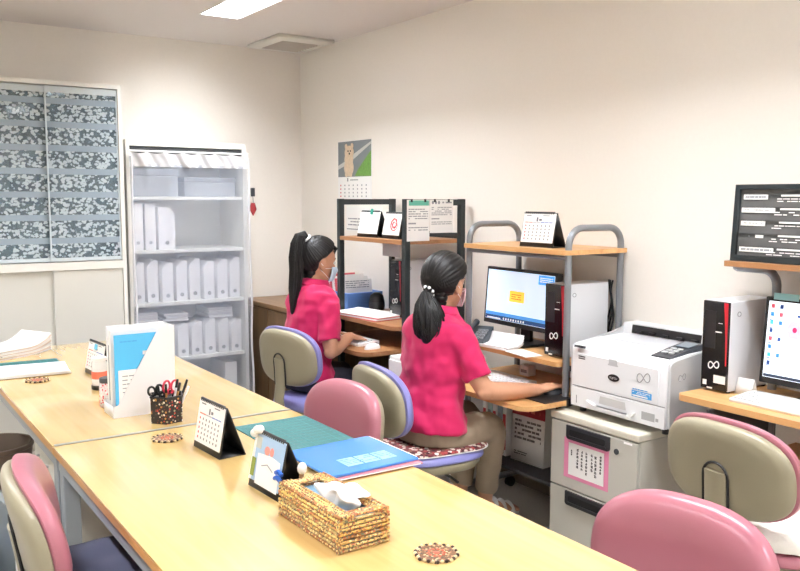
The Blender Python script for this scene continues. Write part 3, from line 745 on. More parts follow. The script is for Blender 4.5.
def desk_calendar(label, loc, rotz, w, h, d, seed, front=paper_m, color=(120, 170, 220), title='8', rows=5, grid=True, lean=.32):
    """tent calendar, sheet to -x"""
    t = thing('desk_calendar', label, 'calendar', loc, rotz, 'desk calendars')
    tp = d*lean; th = .003
    m = MB()
    m.prism([(0, -w/2, 0), (d, -w/2, 0), (d, -w/2, th), (0, -w/2, th)], (0, w, 0))
    m.prism([(0, -w/2, 0), (th, -w/2, 0), (tp+th, -w/2, h), (tp, -w/2, h)], (0, w, 0))
    m.prism([(d-th, -w/2, 0), (d, -w/2, 0), (tp+th, -w/2, h), (tp, -w/2, h)], (0, w, 0))
    m.build('stand', black_m, t)
    pl = Plane((0, w/2, 0), (0, -1, 0), V((tp, 0, h)))
    L = math.hypot(tp, h)
    m = MB(); pl.rect(m, .004, .020, w-.004, L-.004, .0006, .0024); m.build('page', front, t)
    m = MB(); R_ = random.Random(seed)
    for k in range(14): pl.rect(m, .01+k*(w-.02)/14, L-.007, .01+(k+.55)*(w-.02)/14, L+.004, -.003, .0036)
    m.build('binding', dark_m, t)
    if grid:
        m = MB(); g0, g1 = .028, L*.66
        for r in range(rows):
            for k in range(7):
                u = .016+k*(w-.032)/7; v = g0+(r+.3)*(g1-g0)/rows
                pl.rect(m, u+.004, v, u+.010, v+.007, .0024, .0028, 1 if k == 0 else 0)
        pl.rect(m, w*.42, L*.74, w*.47, L*.86, .0024, .0028); pl.rect(m, w*.50, L*.76, w*.58, L*.82, .0024, .0028); pl.rect(m, .02, L*.90, .05, L*.925, .0024, .0028); pl.rect(m, w*.6, L*.90, w*.8, L*.92, .0024, .0028)
        m.build('printed_dates', [mat('date ink', (112, 114, 120), .8), redink_m], t)
        m = MB()
        for k in range(7): pl.rect(m, .016+k*(w-.032)/7, g1+.006, .014+(k+1)*(w-.032)/7, g1+.010, .0024, .0028, min(2, k//2) if k < 6 else 2)
        m.build('weekday_bar', [mat('bar red', (206, 110, 96), .7), mat('bar grey', (176, 176, 180), .7), mat('bar blue', (104, 130, 190), .7)], t)
    return t, pl, L

# --- nearer woman's rack
scr1 = screen_mat('screen pale blue', (206, 226, 246), .62)
t, pl, so = monitor('black monitor showing a yellow notice on the grey rack', (2.635, 2.90, .775), math.radians(-2), .50, .275, scr1, zb=.078)
m = MB(); pl.rect(m, .016, .024, .484, .042, .0008, .0016); m.build('taskbar', screen_mat('task bar blue', (24, 62, 112), .5), t)
m = MB(); pl.rect(m, .016, .042, .484, .058, .0008, .0014); m.build('wallpaper_band', screen_mat('band blue', (70, 140, 200), .6), t)
m = MB(); pl.rect(m, .030, .026, .13, .031, .0016, .002)
for k in range(9): pl.rect(m, .15+k*.018, .027, .158+k*.018, .036, .0016, .002)
m.build('taskbar_icons', screen_mat('screen white', (240, 244, 248), .6), t)
m = MB(); pl.rect(m, .185, .118, .29, .17, .0008, .0018); m.build('notice_window', screen_mat('screen yellow', (246, 190, 70), .7), t)
m = MB(); lines(pl, m, .20, .128, .27, .158, 3, .3, 4, .1, 0, .0018, .0022); m.build('notice_text', ink_m, t)
m = MB(); pl.rect(m, .38, .215, .484, .258, .0008, .0016); m.build('blue_window', screen_mat('screen blue', (66, 150, 226), .65), t)
m = MB(); lines(pl, m, .39, .225, .475, .25, 3, .4, 6, .1, 0, .0016, .002); m.build('window_text', MATS['screen white'], t)
tower('slim black and white computer tower on the grey rack beside the yellow notice monitor', (2.535, 2.505, .775), .115, .318, .27)
keyboard('white keyboard under the right hand side of the nearer woman', (2.475, 2.86, .630), 0, .38)
mouse('dark mouse under the nearer woman\'s right hand', (2.492, 2.512, .6337), -.1, dark_m)
t = thing('mouse_pad', 'black mouse pad under the nearer woman\'s hand', 'mouse pad', (2.43, 2.51, .630), 0)
MB().box((-.09, -.105, .0003), (.068, .12, .0035), bev=.001).build('pad', black_m, t)
t, pl, L = desk_calendar('white desk calendar with black stand on top of the grey rack', (2.54, 2.69, 1.245), math.radians(2), .20, .150, .085, 5)
def sheet_stack(name, label, cat, loc, rotz, w, d, n, mats, th=.003, curl=0.0, group=None, seed=1):
    o = thing(name, label, cat, loc, rotz, group); R_ = random.Random(seed)
    for i in range(n):
        r = Matrix.Rotation(R_.uniform(-.08, .08) if i else 0, 3, 'Z')
        m = MB()
        def fn(u, v, top):
            x = (u-.5)*d; y = (v-.5)*w
            z = i*(th+.0004)+(th if top else 0.0002)+curl*max(0, u-.55)**2*(1+i*.4)
            q = r @ V((x, y, 0)); return V((q.x, q.y, z))
        a = [[m.bm.verts.new(fn(k/10, j, True)) for k in range(11)] for j in (0, 1)]
        b = [[m.bm.verts.new(fn(k/10, j, False)) for k in range(11)] for j in (0, 1)]
        for k in range(10):
            m._f((a[0][k], a[0][k+1], a[1][k+1], a[1][k]), 0); m._f((b[0][k], b[1][k], b[1][k+1], b[0][k+1]), 0)
            m._f((a[0][k], b[0][k], b[0][k+1], a[0][k+1]), 0); m._f((a[1][k], a[1][k+1], b[1][k+1], b[1][k]), 0)
        m._f((a[0][0], a[1][0], b[1][0], b[0][0]), 0); m._f((a[0][10], b[0][10], b[1][10], a[1][10]), 0)
        m.build('sheet', mats[i % len(mats)], o)
    return o
sheet_stack('open_notebook', 'white papers and open notebook lying in front of the yellow notice monitor', 'papers', (2.515, 2.90, .775), .1, .21, .12, 4, [paper_m, card_m], .003, .10)
sheet_stack('paper_sheets', 'flat white printed sheets beside the notebook on the grey rack shelf', 'papers', (2.49, 2.70, .775), -.15, .16, .09, 2, [card_m, paper_m], .002)
t = thing('telephone', 'black desk telephone at the far end of the grey rack shelf', 'telephone', (2.49, 3.015, .775), .5)
MB().prism([(-.06, -.05, 0), (.07, -.05, 0), (.07, -.05, .075), (-.06, -.05, .025)], (0, .10, 0)).build('body', mat('phone dark', (58, 66, 72), .45), t)
MB().tube([(-.045, .033, .050), (-.03, .033, .062), (.045, .033, .092), (.06, .033, .092)], [.016, .012, .012, .016], n=12, round_ends=True).build('handset', dark_m, t)
m = MB()
for i in range(4):
    for j in range(3): m.box((-.045+i*.022, -.04+j*.018, .028+i*.0084), (-.033+i*.022, -.027+j*.018, .040+i*.0084))
m.build('buttons', greyink_m, t)
t = thing('cable_bundle', 'black cables hanging behind the tower on the grey rack', 'cable', (2.825, 2.50, .98))
for k in range(3): MB().tube([(.0+.006*k, .01*math.sin(i*.9+k)+.012*k, .12-.03*i) for i in range(9)], .0045, n=7).build('cable', black_m, t)
t = thing('paper_bag', 'white paper bag with a red top on the low shelf of the grey rack', 'bag', (2.56, 2.745, .2525), .08)
MB().prism([(0, -.10, 0), (.09, -.10, 0), (.075, -.10, .30), (.012, -.10, .30)], (0, .20, 0)).build('bag', paper_m, t)
pl = Plane((0, .10, 0), (0, -1, 0), V((.012, 0, .30)))
m = MB(); pl.rect(m, 0, .215, .20, .30, .0003, .001); m.build('red_panel', mat('bag red', (150, 34, 48), .6), t)
m = MB(); lines(pl, m, .02, .10, .18, .20, 5, .5, 9, .1, 0, .0003, .001); lines(pl, m, .02, .03, .10, .05, 2, .4, 2); m.build('printed_text', mat('bag print', (110, 104, 104), .8), t)
m = MB(); lines(pl, m, .03, .232, .17, .25, 1, .7, 1, .1, 0, .001, .0016); m.build('panel_text', MATS['bar red'], t)
for k in range(5):
    o = thing('book', ('thin white book standing on the low shelf, %s from the paper bag' % ordn[k]), 'book', (2.55, 2.875+.036*k, .2525), 0, 'books on the low rack shelf')
    MB().box((.0, 0, 0), (.17, .028, .27-.012*(k % 3)), bev=.002).build('cover', (paper_m, greyb, card_m, mint, paper_m)[k], o); MB().box((-.0008, .004, .03), (0.0, .024, .20)).build('spine_label', greyink_m if k % 2 else redink_m, o)
t = thing('adapter_box', 'small white box behind the keyboard on the grey rack', 'box', (2.64, 2.86, .630))
MB().box((0, -.03, 0), (.05, .03, .05), bev=.004).build('case', white_m, t); MB().box((-.001, -.02, .015), (0, .02, .03)).build('label', greyink_m, t)

# --- white cart between the racks
t = thing('drawer_cart', 'slim white drawer cart standing between the two computer racks', 'drawer cart', (2.30, 3.20, 0))
MB().box((0, 0, .03), (.40, .29, .665), bev=.008).build('body', white_m, t)
for i in range(4): MB().box((-.012, .012, .05+i*.152), (0, .278, .05+i*.152+.142), bev=.004).build('drawer', white_m, t)
for a in (.04, .36):
    for b_ in (.04, .25): MB().cyl((a, b_, 0), (a, b_, .032), .015, n=12).build('foot', black_m, t)

# --- far woman's rack
tower('slim computer tower on the black rack between the two women', (2.565, 3.775, .790), .115, .325, .262)
keyboard('white keyboard under the far woman\'s hands', (2.335, 3.93, .670), math.radians(2), .36)
mouse('white mouse beside the far woman\'s keyboard', (2.31, 3.665, .670), .2, white_m)
sheet_stack('paper_sheets', 'pile of white and red papers on the far woman\'s upper shelf', 'papers', (2.475, 3.975, .790), .1, .40, .20, 5, [mat('red sheet', (206, 92, 100), .7), paper_m, card_m, mat('red sheet', (206, 92, 100)), paper_m], .004, .01, seed=5)
t = thing('storage_bin', 'blue plastic bin with papers on the corner cabinet behind the black rack', 'bin', (2.63, 4.455, .755))
bl = mat('blue plastic', (104, 150, 226), .4); m = MB(); hx, hy, hh, tk = .115, .185, .135, .005
m.box((-hx, -hy, 0), (hx, hy, tk)); m.box((-hx, -hy, tk), (-hx+tk, hy, hh)); m.box((hx-tk, -hy, tk), (hx, hy, hh)); m.box((-hx+tk, -hy, tk), (hx-tk, -hy+tk, hh)); m.box((-hx+tk, hy-tk, tk), (hx-tk, hy, hh))
m.box((-hx-.012, -hy-.012, hh-.022), (-hx, hy+.012, hh)); m.box((hx, -hy-.012, hh-.022), (hx+.012, hy+.012, hh)); m.box((-hx, -hy-.012, hh-.022), (hx, -hy, hh)); m.box((-hx, hy, hh-.022), (hx, hy+.012, hh))
m.build('tub', bl, t)
for k in range(7):
    o = thing('paper_file', ['white printed paper leaning out of the blue bin', 'red edged folder in the blue bin'][k in (3, 5)]+', %s from the left' % ordn[6-k], 'file', (2.63, 4.455-.14+.035*k, .7605), 0, 'papers in the blue bin')
    o.rotation_euler = (-.16, 0, .06*(k % 3-1))
    MB().box((-.095, -.004, 0), (.095, .004, .205+.012*(k % 3))).build('sheets', MATS['red sheet'] if k in (3, 5) else paper_m, o)
    m = MB(); pl = Plane((-.095, -.004, 0), (1, 0, 0), (0, 0, 1)); lines(pl, m, .01, .15, .17, .20, 4, .4, k, .2); m.build('print', greyink_m, o)
t = thing('speaker', 'black rounded speaker beside the blue bin on the black rack', 'speaker', (2.64, 4.14, .790))
m = MB(); m.lathe((0, 0, 0), [(.034, 0), (.044, .008), (.046, .06), (.038, .095), (.018, .11), (.004, .112)], 24); m.build('body', black_m, t, smooth=60); MB().lathe((0, 0, 0), [(.0445, .02), (.0475, .03), (.0475, .05), (.0455, .06)], 24).build('grille', dark_m, t)
t = thing('picture_frame', 'tan picture in a white frame leaning on the wall behind the black rack tower', 'picture frame', (2.775, 4.035, .790)); t.rotation_euler = (0, .08, 0)
pl = Plane((0, .15, 0), (0, -1, 0), (0, 0, 1)); m = MB(); pl.rect(m, 0, 0, .30, .315, -.012, 0); m.build('frame', paper_m, t)
m = MB(); pl.rect(m, .025, .03, .275, .285, 0, .001); m.build('picture', mat('tan board', (176, 156, 134), .8), t)
t, pl, L = desk_calendar('white desk calendar with black stand and green clip on the black rack', (2.475, 3.985, 1.238), math.radians(4), .19, .145, .10, 6, grid=False)
m = MB(); pl.rect(m, .10, L-.02, .118, L+.012, .0024, .008); m.build('clip', mat('green clip', (40, 140, 120), .5), t)
m = MB(); lines(pl, m, .02, L*.86, .16, L*.92, 1, .3, 3, .2, 0, .0024, .0028); m.build('print', greyink_m, t)
t, pl, L = desk_calendar('white desk calendar with a red pattern on the black rack', (2.485, 3.765, 1.238), math.radians(-4), .19, .14, .09, 7, grid=False)
m = MB(); R_ = random.Random(4)
for k in range(10): m.tube([pl.p(.12+.012*math.cos(a)*(1+k*.25), .08+.01*math.sin(a)*(1+k*.3), .003) for a in [2*PI*i/14+k for i in range(9)]], .0013, n=5)
m.build('red_pattern', redink_m, t)
for lab, u0, u1, z0, seed, green in (('paper sheet with a green heading clipped to the black rack end', -.008, .135, 1.235, 11, True), ('paper sheet with a row of small circles clipped to the black rack end', .138, .29, 1.275, 12, False)):
    t = thing('notice_sheet', lab, 'notice', (KX0, KY0-.0178, z0), group='notices on the black rack end')
    w_, h_ = u1-u0, 1.448-z0
    pl = Plane((u0, 0, 0), (1, 0, 0), (0, 0, 1)); m = MB(); pl.rect(m, 0, 0, w_, h_, 0, .001); m.build('sheet', paper_m, t)
    m = MB(); lines(pl, m, .01, h_*.52, w_-.01, h_*.80, 5, .42, seed, .2, 0, .001, .0015); lines(pl, m, .01, h_*.24, w_-.01, h_*.36, 2, .4, seed+1, .1, 0, .001, .0015); lines(pl, m, .01, h_*.40, w_*.4, h_*.46, 1, .6, seed, .0, 0, .001, .0015)
    m.build('print', greyink_m, t)
    m = MB()
    if green: pl.rect(m, .012, h_*.86, w_-.004, h_*.985, .001, .0015); m.build('green_heading', mat('green print', (104, 186, 164), .8), t)
    else:
        for k in range(3): pl.disc(m, .018+k*.02, h_*.92, .007, .009, .001, .0015)
        lines(pl, m, .08, h_*.88, w_-.01, h_*.96, 1, .6, 3, .1, 0, .001, .0015); m.build('circles', greyink_m, t)
    m = MB()
    for u in (w_*.2, w_*.8): m.box((u0+u-.006, -.003, h_-.012), (u0+u+.006, .0, h_+.004))
    m.build('clip', black_m, t)

# --- wall calendar and wall sheet
t = thing('wall_calendar', 'wall calendar with a photo of a small tan dog above the black rack', 'calendar', (XW, 4.735, 1.43))
pl = Plane((-.002, .212, 0), (0, -1, 0), (0, 0, 1)); w_ = .424
m = MB(); pl.rect(m, 0, 0, w_, .400, 0, .002); m.build('sheet', paper_m, t)
m = MB(); pl.rect(m, .004, .165, w_-.004, .397, .002, .0026); m.build('photo_ground', mat('photo grey road', (116, 122, 126), .6, var=.2, vscale=12), t)
m = MB(); pl.poly(m, [(.22, .17), (w_-.004, .165), (w_-.004, .33), (.34, .27), (.26, .21)], .0026, .0032); m.build('photo_grass', mat('photo grass', (98, 142, 62), .7, var=.5, vscale=90), t)
m = MB(); pl.poly(m, [(.004, .24), (.10, .27), (.20, .31), (w_-.004, .385), (w_-.004, .37), (.22, .285), (.12, .245), (.004, .215)], .0026, .0030); m.build('photo_kerb', mat('photo kerb', (196, 196, 192), .7), t)
m = MB()
for di, (u, v, a, b_) in enumerate(((.145, .225, .062, .058), (.145, .28, .056, .050), (.15, .325, .058, .044), (.112, .364, .016, .018), (.188, .366, .016, .018), (.115, .185, .018, .022), (.17, .185, .018, .022))): pl.disc(m, u, v, a, b_, .0032, .0040+.0003*di, 22)
m.build('photo_dog', mat('dog tan', (214, 192, 164), .9, var=.25, vscale=80), t)
m = MB()
for u, v, a in ((.138, .333, .006), (.168, .333, .006), (.155, .316, .007)): pl.disc(m, u, v, a, a, .0040, .0062)
m.build('dog_face', ink_m, t)
m = MB(); pl.rect(m, .12, .135, .135, .158, .002, .0026); lines(pl, m, .16, .138, .26, .15, 1, .6, 2, 0, 0, .002, .0026)
for r in range(5):
    for k in range(7): pl.rect(m, .03+k*.054, .104-r*.024, .042+k*.054, .114-r*.024, .002, .0026, 1 if k == 0 else 0)
m.build('printed_dates', [greyink_m, redink_m], t)
t = thing('wall_notice', 'white notice sheet on the wall behind the black rack calendars', 'notice', (XW, 4.60, 1.24))
pl = Plane((-.001, .24, 0), (0, -1, 0), (0, 0, 1)); m = MB(); pl.rect(m, 0, 0, .44, .165, 0, .0015); m.build('sheet', paper_m, t)
m = MB(); lines(pl, m, .02, .03, .30, .09, 3, .4, 8, .2, 0, .0015, .002); pl.rect(m, .004, .008, .40, .014, .0015, .002); m.build('print', greyink_m, t)
t = thing('wall_notice', 'small grey paper hanging under the black rack top shelf', 'notice', (KX0+.06, 3.80, 1.216))
MB().box((0, -.11, -.075), (.001, .06, -.0005)).build('sheet', mat('grey paper', (190, 188, 190), .8), t)

# ================================================================ filing cabinet and printer
t = thing('filing_cabinet', 'light grey two drawer filing cabinet under the printer', 'filing cabinet', (2.405, 1.985, 0))
fw_, fd, fh = .452, .435, .592
fc = mat('filing grey', (190, 188, 178), .45)
m = MB(); m.box((.016, 0, .0), (fd, fw_, fh-.03), bev=.003); m.build('body', fc, t)
MB().box((-.002, -.003, fh-.03), (fd, fw_+.003, fh), bev=.007).build('top', mat('filing top', (212, 208, 192), .4), t)
MB().box((.05, .11, fh), (.055, .33, fh+.0015)).build('top_rib', mat('filing top', (212, 208, 192)), t)
hm = mat('drawer handle black', (38, 38, 42), .35)
for i, (z0, z1) in enumerate(((.02, .285), (.290, .558))):
    d = MB().box((0, .004, z0), (.016, fw_-.004, z1), bev=.003).build('drawer', fc, t)
    pl = Plane((0, fw_, 0), (0, -1, 0), (0, 0, 1))
    m = MB(); o = [(.095+u, z1-.062+v) for u, v in outline(0, 0, .225, .056, .012, 5, '1100')]
    pl.poly(m, o, -.002, .008); m.build('handle', hm, d)
    m = MB(); o = [(.115+u, z1-.046+v) for u, v in outline(0, 0, .185, .026, .010, 5)]; pl.poly(m, o, .008, .0095); g = m.build('handle_slot', mat('slot black', (10, 10, 12), .6), d)
    m = MB(); pl.rect(m, .112, z1-.052, .305, z1-.047, .008, .013); m.build('handle_lip', hm, d)
m = MB(); pl = Plane((0, fw_, 0), (0, -1, 0), (0, 0, 1)); pl.disc(m, .352, .505, .011, .011, 0, .004, 18); m.build('lock', dark_m, t)
m = MB(); pl.rect(m, .385, .545, .425, .553, 0, .001); m.build('sticker', paper_m, t)
n = thing('notice_sheet', 'white handwritten notice in a pink frame taped to the filing cabinet drawer', 'notice', (2.405, 1.985, 0))
pl = Plane((0, fw_, 0), (0, -1, 0), (0, 0, 1))
m = MB(); pl.rect(m, .080, .335, .315, .500, .0003, .001); m.build('pink_frame', mat('pink card', (224, 138, 172), .7), n)
m = MB(); pl.rect(m, .105, .350, .292, .482, .001, .0016); m.build('sheet', paper_m, n)
# vertical columns of brush-like characters
m = MB(); R_ = random.Random(21)
def glyph(u, v, s):
    for k in range(R_.randint(2, 3)): pl.rect(m, u+R_.uniform(0, .2)*s, v+(k+.3)*s*.3, u+s*R_.uniform(.7, 1), v+(k+.3)*s*.3+.0022, .0016, .0022)
    for k in range(R_.randint(1, 2)):
        x = u+s*R_.uniform(.2, .7); pl.rect(m, x, v+s*R_.uniform(0, .2), x+.0022, v+s*R_.uniform(.75, 1), .0016, .0022)
for c, (u, n_, v0, s) in enumerate(((.270, 6, .470, .011), (.243, 6, .462, .013), (.224, 5, .466, .013), (.196, 7, .466, .012), (.172, 6, .466, .012), (.148, 6, .468, .012), (.118, 3, .455, .007))):
    for k in range(n_): glyph(u, v0-(k+1)*s*1.15, s)
m.build('writing', ink_m, n)

pw, pd, ph = .492, .42, .27
t = thing('printer', 'large white laser printer on top of the filing cabinet', 'printer', (2.468, 1.905, .592+.0015+.014))
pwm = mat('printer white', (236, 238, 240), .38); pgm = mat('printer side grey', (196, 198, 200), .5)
m = MB()
# side profile (x, z): front face, curved shoulder, sloping lid down to the output well, rear
prof = [(0.004, .012), (0.0, .09), (.002, .245)] + [(.002+.05*(1-math.cos(a)), .245+.022*math.sin(a)) for a in [PI/2*k/6 for k in range(1, 7)]] + [(.14, .278), (.25, .295), (.34, .318), (.40, .322), (pd, .305), (pd, .012)]
bprof = prof[:-6]+[(.14, .276), (.30, .281), (.306, .326), (.40, .326), (pd, .305), (pd, .012)]
prof = [(x, z*1.0) for x, z in prof]
m.prism([(x, .012, z) for x, z in bprof], (0, pw-.024, 0)); body = m.build('body', pwm, t, smooth=30)
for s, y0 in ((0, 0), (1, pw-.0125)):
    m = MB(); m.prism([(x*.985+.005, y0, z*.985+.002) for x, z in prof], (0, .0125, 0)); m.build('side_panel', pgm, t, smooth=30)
pl = Plane((0, pw, 0), (0, -1, 0), (0, 0, 1))
m = MB(); pl.poly(m, [(.035+u, .098+v) for u, v in outline(0, 0, .41, .130, .010)], -.002, .004); fp = m.build('front_panel', pwm, t)
m = MB(); pl.rect(m, .016, .092, pw-.016, .0945, -.001, .0008); m.build('tray_gap', greyink_m, t)
m = MB(); pl.rect(m, .014, .012, pw-.014, .088, -.002, .005)
m.build('paper_tray', pwm, t)
m = MB(); pl.poly(m, [(.13, .028), (.33, .028), (.35, .048), (.325, .04), (.31, .034), (.15, .034), (.135, .04), (.11, .048)], .005, .020); pl.rect(m, .14, .026, .32, .034, .005, .022); m.build('tray_handle', white_m, t)
m = MB(); pl.poly(m, [(.165, .046), (.30, .046), (.295, .076), (.17, .076)], .005, .0056); m.build('tray_recess', mat('recess grey', (206, 206, 204), .6), t)
m = MB(); pl.rect(m, .375, .030, .435, .060, .005, .0058); pl.rect(m, .44, .034, .452, .046, .005, .0058); m.build('tray_label', mat('label grey', (176, 178, 178), .7), t)
m = MB(); pl.rect(m, .042, .024, .046, .056, .005, .0056); m.build('level_mark', greyink_m, t)
m = MB(); pl.disc(m, .235, .160, .028, .014, .004, .006, 28); m.build('badge', mat('badge black', (16, 16, 18), .3), t)
text(pl, .235, .156, .011, 'FUJITSU', white_m, t, 'badge_lettering', 'CENTER', .0064)
m = MB(); loop8(pl, m, .378, .186, .030, .0016, d=.0045); m.build('emblem', greyink_m, t)
m = MB(); pl.rect(m, .325, .108, .418, .132, .004, .0046); m.build('blue_label', mat('label blue', (72, 160, 222), .5), t)
m = MB(); pl.rect(m, .325, .134, .418, .142, .004, .0046); m.build('white_label', paper_m, t)
m = MB(); lines(pl, m, .328, .135, .40, .141, 1, .6, 5, .05, 0, .0046, .005); m.build('label_text', mat('label blue', (72, 160, 222)), t)
m = MB(); pl.rect(m, .329, .111, .400, .116, .0046, .005); lines(pl, m, .329, .118, .41, .13, 2, .4, 7, .1, 0, .0046, .005); m.build('blue_label_text', paper_m, t)
m = MB(); pl.rect(m, .21, .212, .25, .231, .0035, .006); pl.rect(m, .205, .206, .255, .212, .0035, .005); m.build('panel_latch', pgm, t)
m = MB(); lines(pl, m, .05, .205, .085, .222, 2, .5, 3, .0, 0, .004, .0046); m.build('model_print', ink_m, t)
m = MB(); lines(pl, m, .03, .252, .085, .262, 1, .9, 2, .1, 0, .0015, .010); m.build('type_print', ink_m, t)
# top: output well, its dark slot, operating panel
ux = V((.20, 0, .03)).normalized()
top = Plane((.12, pw, .2745), (0, -1, 0), V((.18, 0, .0056)))
m = MB(); top.poly(m, [(.06, .03), (.33, .03), (.36, .17), (.07, .17)], 0.0018, .0030); m.build('output_well', mat('well white', (222, 225, 230), .4), t)
m = MB(); m.prism([(.298, pw-.06, .286), (.298, pw-.40, .286), (.303, pw-.40, .321), (.303, pw-.06, .321)], (.03, 0, 0)); m.build('output_slot', mat('slot dark', (24, 24, 26), .5), t)
m = MB()
for k in range(5): m.box((.290, .105+k*.068, .290), (.303, .135+k*.068, .300))
m.build('slot_rollers', black_m, t)
m = MB(); m.prism([(.03, .028, .256), (.13, .028, .262), (.23, .028, .268), (.23, .028, .304), (.13, .028, .288), (.035, .028, .270)], (0, .085, 0)); cp = m.build('control_panel', mat('panel dark', (44, 48, 56), .35), t)
q = Plane((.055, .105, .2755), (0, -1, 0), V((.10, 0, .0155)))
m = MB()
for i in range(3):
    for j in range(2): q.rect(m, .012+.03*j, .012+i*.025, .032+.03*j, .026+i*.025, 0, .006)
m.build('panel_buttons', pgm, t)
q2 = Plane((.14, .105, .2915), (0, -1, 0), V((.085, 0, .0145))); m = MB(); q2.rect(m, .010, .012, .068, .068, 0, .0025); m.build('display', mat('lcd', (110, 124, 136), .3), t)
m = MB()
for k in range(7): m.box((.27+.0*k, -.0008, .165+.013*k), (.37, .0002, .171+.013*k))
m.build('side_vents', mat('vent shadow', (136, 138, 140), .6), t)
m = MB(); sp = Plane((0, 0, 0), (1, 0, 0), (0, 0, 1)); loop8(sp, m, .07, .20, .020, .0014, d=.0005); m.build('side_emblem', greyink_m, t)
for x in (.04, .38):
    for y in (.04, pw-.04): MB().cyl((x, y, -.0155), (x, y, .013), .014, n=12).build('foot', black_m, t)

# ================================================================ right workstation
tower('slim black and white computer tower with small white sticker at the right workstation', (2.555, 1.735, .775), .105, .325, .27, True)
scr2 = screen_mat('screen white wallpaper', (232, 240, 248), .75)
t, pl, so = monitor('black monitor with a pink flower on its screen at the right workstation', (2.655, 1.435, .775), math.radians(0), .47, .30, scr2, zb=.048)
m = MB()
for k in range(8):
    for j in range(2):
        if j and k in (3, 5, 7): continue
        pl.rect(m, .024+j*.032, .262-k*.028, .036+j*.032, .276-k*.028, .0008, .0014, (k+j*3) % 4)
m.build('desktop_icons', [screen_mat('icon red', (196, 80, 96), .5), screen_mat('icon blue', (60, 130, 200), .5), screen_mat('icon teal', (70, 170, 190), .5), screen_mat('icon navy', (40, 70, 130), .5)], t)
m = MB(); lines(pl, m, .02, .05, .034, .26, 8, .12, 5, 0, 0, .0008, .0012); lines(pl, m, .12, .235, .20, .25, 1, .5, 2, 0, 0, .0008, .0012); m.build('icon_text', screen_mat('icon navy', (40, 70, 130), .5), t)
m = MB()
for k in range(6): a = 2*PI*k/6; pl.disc(m, .115+.018*math.cos(a), .195+.02*math.sin(a), .014, .015, .0008, .0012, 14)
m.build('flower', screen_mat('flower pink', (242, 176, 200), .7), t)
m = MB(); pl.disc(m, .115, .195, .008, .009, .0013, .0018, 14); m.build('flower_centre', screen_mat('flower red', (206, 40, 90), .6), t)
m = MB(); pl.rect(m, .016, .024, .454, .034, .0008, .0014); m.build('taskbar', screen_mat('task bar dark', (50, 60, 80), .4), t)
m = MB(); pl.rect(m, .03, .292, .12, .315, .001, .0022); m.build('sticky_note', mat('teal note', (150, 200, 206), .8), t)
keyboard('white keyboard on the right workstation shelf', (2.555, 1.462, .775), math.radians(1), .42, .14)
t = thing('card_stand', 'small white folded card standing beside the right keyboard', 'card', (2.60, 1.70, .775), .1)
MB().prism([(0, -.03, 0), (.05, -.03, 0), (.028, -.03, .055), (.022, -.03, .055)], (0, .06, 0)).build('card', paper_m, t)
t = thing('framed_board', 'black framed glazed board with white label strips on the right rack', 'board', (2.612, 1.775, 1.242)); t.rotation_euler = (0, .06, 0)
pl = Plane((0, 0, 0), (0, -1, 0), (0, 0, 1)); bw, bh = .60, .265
m = MB(); pl.rect(m, 0, 0, bw, .022, -.03, .008); pl.rect(m, 0, bh-.016, bw, bh, -.03, .008); pl.rect(m, 0, .022, .018, bh-.016, -.03, .008); pl.rect(m, bw-.018, .022, bw, bh-.016, -.03, .008); m.build('frame', mat('board frame', (26, 34, 38), .3), t)
m = MB(); pl.rect(m, .018, .022, bw-.018, bh-.016, -.028, -.004); m.build('panel', mat('board grey', (92, 92, 92), .25, var=.3, vscale=14), t)
m = MB()
for k in range(5):
    v = .032+k*.045
    pl.rect(m, .022, v+.018, bw-.022, v+.022, -.004, .0)
    pl.rect(m, .026, v+.008, bw-.05, v+.016, -.004, -.003)
m.build('rails', mat('rail grey', (58, 60, 60), .4), t)
m = MB(); m2 = MB(); R_ = random.Random(8)
for k, L in enumerate((.125, .095, .0, .12, .0)[::1]):
    pass
for k, (u0, u1) in enumerate(((.028, .155), (.05, .075), (.026, .118), (.026, .150), (.030, .120))):
    v = .034+k*.045
    if k != 1: pl.rect(m, u0, v, u1, v+.017, -.002, .0)
    else: pl.rect(m, .085, v+.004, .115, v+.014, -.002, .0)
    pl.rect(m, .168, v+.010, .30, v+.016, -.002, .0)
    lines(pl, m, .13+.006*k, v-.010, .30, v+.006, 2, .4, k+30, .3, 0, -.002, -.001)
    if k in (0, 4): lines(pl, m2, u0+.006, v+.004, u1-.006, v+.013, 1, .8, k, .1, 0, 0, .0005)
    else: lines(pl, m2, u0+.01, v+.006, u1-.01, v+.012, 1, .6, k, .2, 0, 0, .0005)
m.build('label_strips', paper_m, t); m2.build('strip_text', greyink_m, t)
# ================================================================ things on the tables
Z0 = DZ
t = thing('magazine_file', 'white open magazine file on the far table holding a blue folder', 'file box', (.782, 2.955, Z0), .0)
h = .315; k = .0025; dp = .125
sl = [(0, 0), (.225, 0), (.225, h), (.172, h), (.018, .045), (0, .04)]
m = MB(); m.prism([(x, 0, z) for x, z in sl], (0, k, 0)); m.prism([(x, dp-k, z) for x, z in sl], (0, k, 0))
m.box((.225-k, k, 0), (.225, dp-k, h)); m.box((0, k, 0), (.225-k, dp-k, k)); m.box((0, k, k), (k, dp-k, .04)); m.build('box', card_m, t)
def insert(name, label, y, x0, x1, h_, m_, th=.004, cat='folder'):
    o = thing(name, label, cat, (.782, 2.955, Z0+k+.0003), 0)
    MB().box((x0, y, 0), (x1, y+th, h_), bev=.0008).build('cover', m_, o); return o
o = insert('folder', 'light blue clear folder with white printed sheet in the white magazine file', .010, .012, .218, .292, mat('clear blue', (86, 184, 232), .3))
pl = Plane((.012, .010, 0), (1, 0, 0), (0, 0, 1)); m = MB(); pl.rect(m, .012, .004, .19, .165, .0002, .0012); m.build('sheet', paper_m, o)
